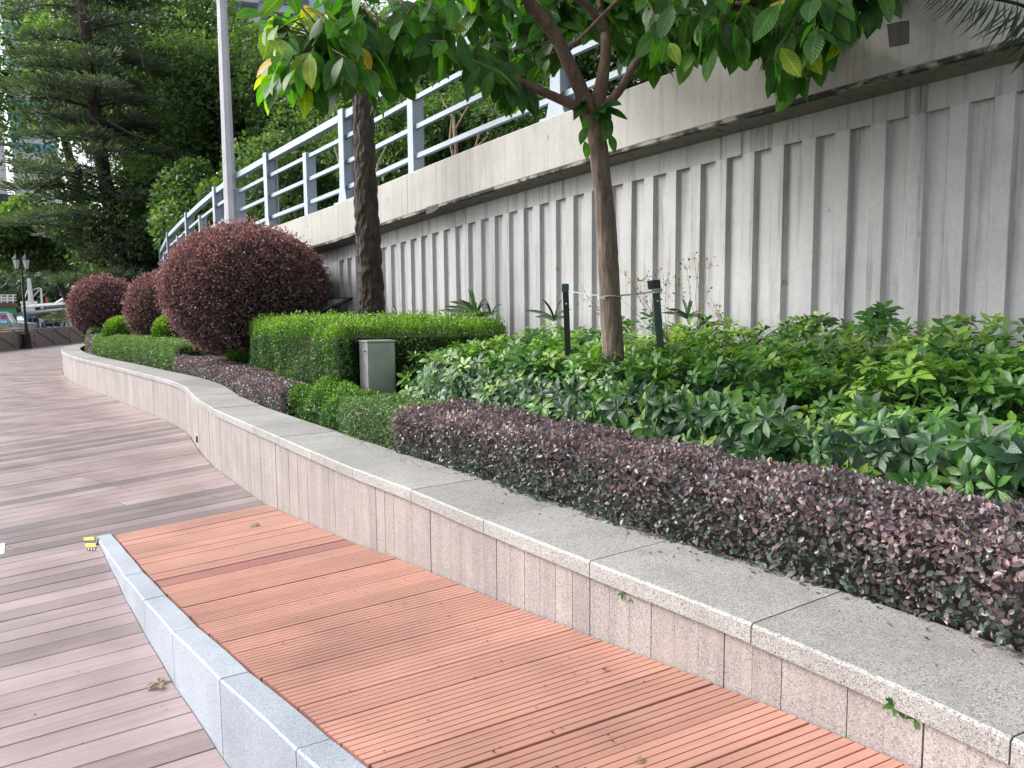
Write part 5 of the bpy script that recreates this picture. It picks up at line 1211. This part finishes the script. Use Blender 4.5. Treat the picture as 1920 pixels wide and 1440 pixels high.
TR = [
 ('bright green tree at the far left beside the conifer, over the waterside block', 62, 385, 500, 40, 2.9, 13000, .62, 60),
 ('leafy tree filling the upper left corner behind the conifer', 70, -120, 330, 46, 7.5, 11000, .42, 60),
 ('tall tree behind the conifer, left of the grey lamp pole', 300, -60, 330, 40, 5.2, 30000, .5, 90),
 ('dense tree right behind the grey lamp pole', 395, 40, 430, 33, 3.8, 24000, .45, 80),
 ('mid green tree left of the railing end, low behind the burgundy balls', 285, 300, 520, 30, 3.4, 18000, .42, 60),
 ('round-topped tree under the pale blue tower', 478, 62, 330, 34, 2.9, 20000, .5, 70),
 ('loose tree behind the railing, left of the dark trunk', 575, 60, 380, 30, 3.0, 17000, .4, 70),
 ('tree behind the railing right of the dark trunk', 700, 30, 330, 26, 2.9, 15000, .4, 60),
 ('tree behind the tall railing post, middle', 850, 20, 300, 24, 2.9, 15000, .36, 60),
 ('dark tree behind the young tree crown', 990, -20, 270, 23, 2.9, 13000, .36, 60),
 ('tree behind the parapet right of the young tree trunk', 1180, -40, 220, 22, 3.0, 12000, .4, 60),
 ('tree behind the parapet, over the bare concrete face', 1380, -80, 140, 20, 2.8, 10000, .4, 50),
 ('right-hand tree peeping over the parapet', 1570, -120, 60, 18, 2.4, 8000, .45, 40),
 ('low bushy tree between the railing posts', 560, 240, 470, 22, 2.2, 12000, .42, 50),
 ('low bushy tree behind the lower rails, right of the dark trunk', 760, 190, 380, 19, 2.1, 12000, .45, 50),
 ('low bushy tree behind the third railing bay', 920, 160, 320, 17.5, 1.9, 10000, .4, 50),
 ('low bushy tree at the left end of the railing', 440, 300, 520, 26, 2.6, 14000, .45, 50),
]
for i, (lab, x, y0, y1, Y, rx, nl, vb, nc) in enumerate(TR):
    tree(lab, x, y0, y1, Y, rx, int(nl * 1.75), (.0045 * Y, .0085 * Y), 'forest', vb, i, 'broadleaf trees behind the road', nc, bx={0: 170, 1: 215}.get(i))
# bare twiggy shrub behind the rails
br = tag(empty('bare_shrub', tuple(np.array([*dep(860, 300, 14)[:2], 2.2]))), 'leafless twisting shrub seen between the lower rails', 'shrub'); mb = MB(); r = random.Random(4)
for (x0, y0, x1, y1) in ((862, 300, 850, 190), (856, 250, 880, 195), (853, 225, 830, 190), (870, 300, 905, 230), (880, 270, 915, 255), (640, 350, 625, 270), (700, 330, 735, 250), (1010, 240, 1030, 190), (945, 290, 975, 240)):
    a, b = dep(x0, y0 + 40, 14), dep(x1, y1, 14 + r.uniform(-.5, .5)); mb.tube([a, (a + b) / 2 + np.array([r.uniform(-.15, .15), 0, r.uniform(-.05, .1)]), b], [.035, .025, .01], 6, True, .1); mb.build('stem', 'twig_tan', br); mb = MB()
# woods across the harbour: reads as one mass
n = 60000; cl = np.array([dep(x_, y_, Y_) for x_, y_, Y_ in zip(rng.uniform(-260, 330, 340), rng.uniform(503, 585, 340), rng.uniform(80, 100, 340))]); k = rng.integers(0, 340, n); E_ = rdir(n)
P = cl[k] + E_ * rng.uniform(1.2, 2.4, 340)[k][:, None]; P[:, 2] = np.maximum(P[:, 2], -1.8); keep = inview(P, 200) & (E_[:, 1] < .5); P, E_, k = P[keep], E_[keep], k[keep]
fo = leafset('far_woods', None, P, unit(E_ + rdir(len(P))), unit(E_ + rdir(len(P)) * .5 + np.array([0, 0, .5])), rng.uniform(.45, .85, len(P)), np.clip(.4 + rng.normal(0, .12, 340)[k] + .22 * E_[:, 2] + rng.normal(0, .12, len(P)), 0, 1), C2, 'forest_far')
tag(fo, 'hazy dark green woods across the harbour behind the boats', 'woods', kind='stuff')

# ---- the big conifer
cn = tag(empty('conifer', tuple(np.array([*dep(222, 520, 28)[:2], .3]))), 'tall dark conifer with tiered drooping boughs and thick black trunk', 'tree')
tpx = [(232, 610), (226, 540), (218, 480), (208, 400), (190, 300), (180, 230), (172, 160), (160, 60), (150, -60), (140, -220)]
Pn = catmull([dep(x, y, 28) for x, y in tpx], 5); MB().tube(Pn, list(np.interp(np.linspace(0, 1, len(Pn)), [0, .5, 1], [.27, .24, .15])), 10, True, .05).build('trunk', 'bark_dark', cn)
LP, LT, LB, LV = [], [], [], []; bw = MB()
for i in range(120):
    u = R_.random(); base = Pn[int(u * (len(Pn) - 1))] if True else None
    y_u = u; a = R_.uniform(0, 2 * math.pi); L = R_.uniform(1.6, 3.0) * (1.1 if u > .25 else .8); d = np.array([math.cos(a), math.sin(a), R_.uniform(.0, .28)])
    if d[1] < -.6 and R_.random() < .6: d[1] *= -1
    pts = [base, base + d * L * .5 + np.array([0, 0, .05]), base + d * L + np.array([0, 0, -.25 * L * .4])]; Pk = catmull(pts, 5); bw.tube(Pk, list(np.linspace(.05, .012, len(Pk))), 5, False)
    for j in range(26):
        w_ = .22 + .8 * R_.random(); jj = min(len(Pk) - 2, int(w_ * (len(Pk) - 1))); p = Pk[jj] + (Pk[jj + 1] - Pk[jj]) * R_.random(); side = np.cross(d, (0, 0, 1.)) * R_.uniform(-1, 1) * L * .30 * (1.1 - .5 * w_); cl_ = p + side + np.array([0, 0, R_.uniform(-.08, .1)])
        m_ = 15; q_ = rdir(m_) * np.array([.30, .30, .09]); LP.append(cl_ + q_); LT.append(unit(q_ * np.array([1, 1, .5]) + d * .15 + np.array([0, 0, .07]) + rdir(m_) * .07)); LB.append(rdir(m_)); LV.append(np.clip(.40 + R_.gauss(0, .17) + 2.2 * q_[:, 2] + rng.normal(0, .1, m_), 0, 1))
o = bw.build('boughs', 'bark_far', cn); o['kind'] = 'stuff'
P = np.concatenate(LP); T = np.concatenate(LT); B = np.concatenate(LB); v = np.concatenate(LV); k = inview(P, 260)
leafset('needles', cn, P[k], T[k], B[k], rng.uniform(.22, .40, k.sum()), v[k], card_t(.14), 'conifer')
for (pts) in ([(150, 310), (90, 345), (40, 380)], [(175, 330), (150, 345), (130, 370)], [(210, 440), (175, 470), (150, 480)], [(165, 215), (205, 250)], [(200, 225), (245, 250), (285, 262)], [(240, 60), (262, 90), (270, 130)]):
    MB().tube(catmull([dep(x, y, 26.5) for x, y in pts], 4), list(np.linspace(.05, .015, (len(pts) - 1) * 4 + 1)), 5, False).build('bare_bough', 'bark_far', cn)
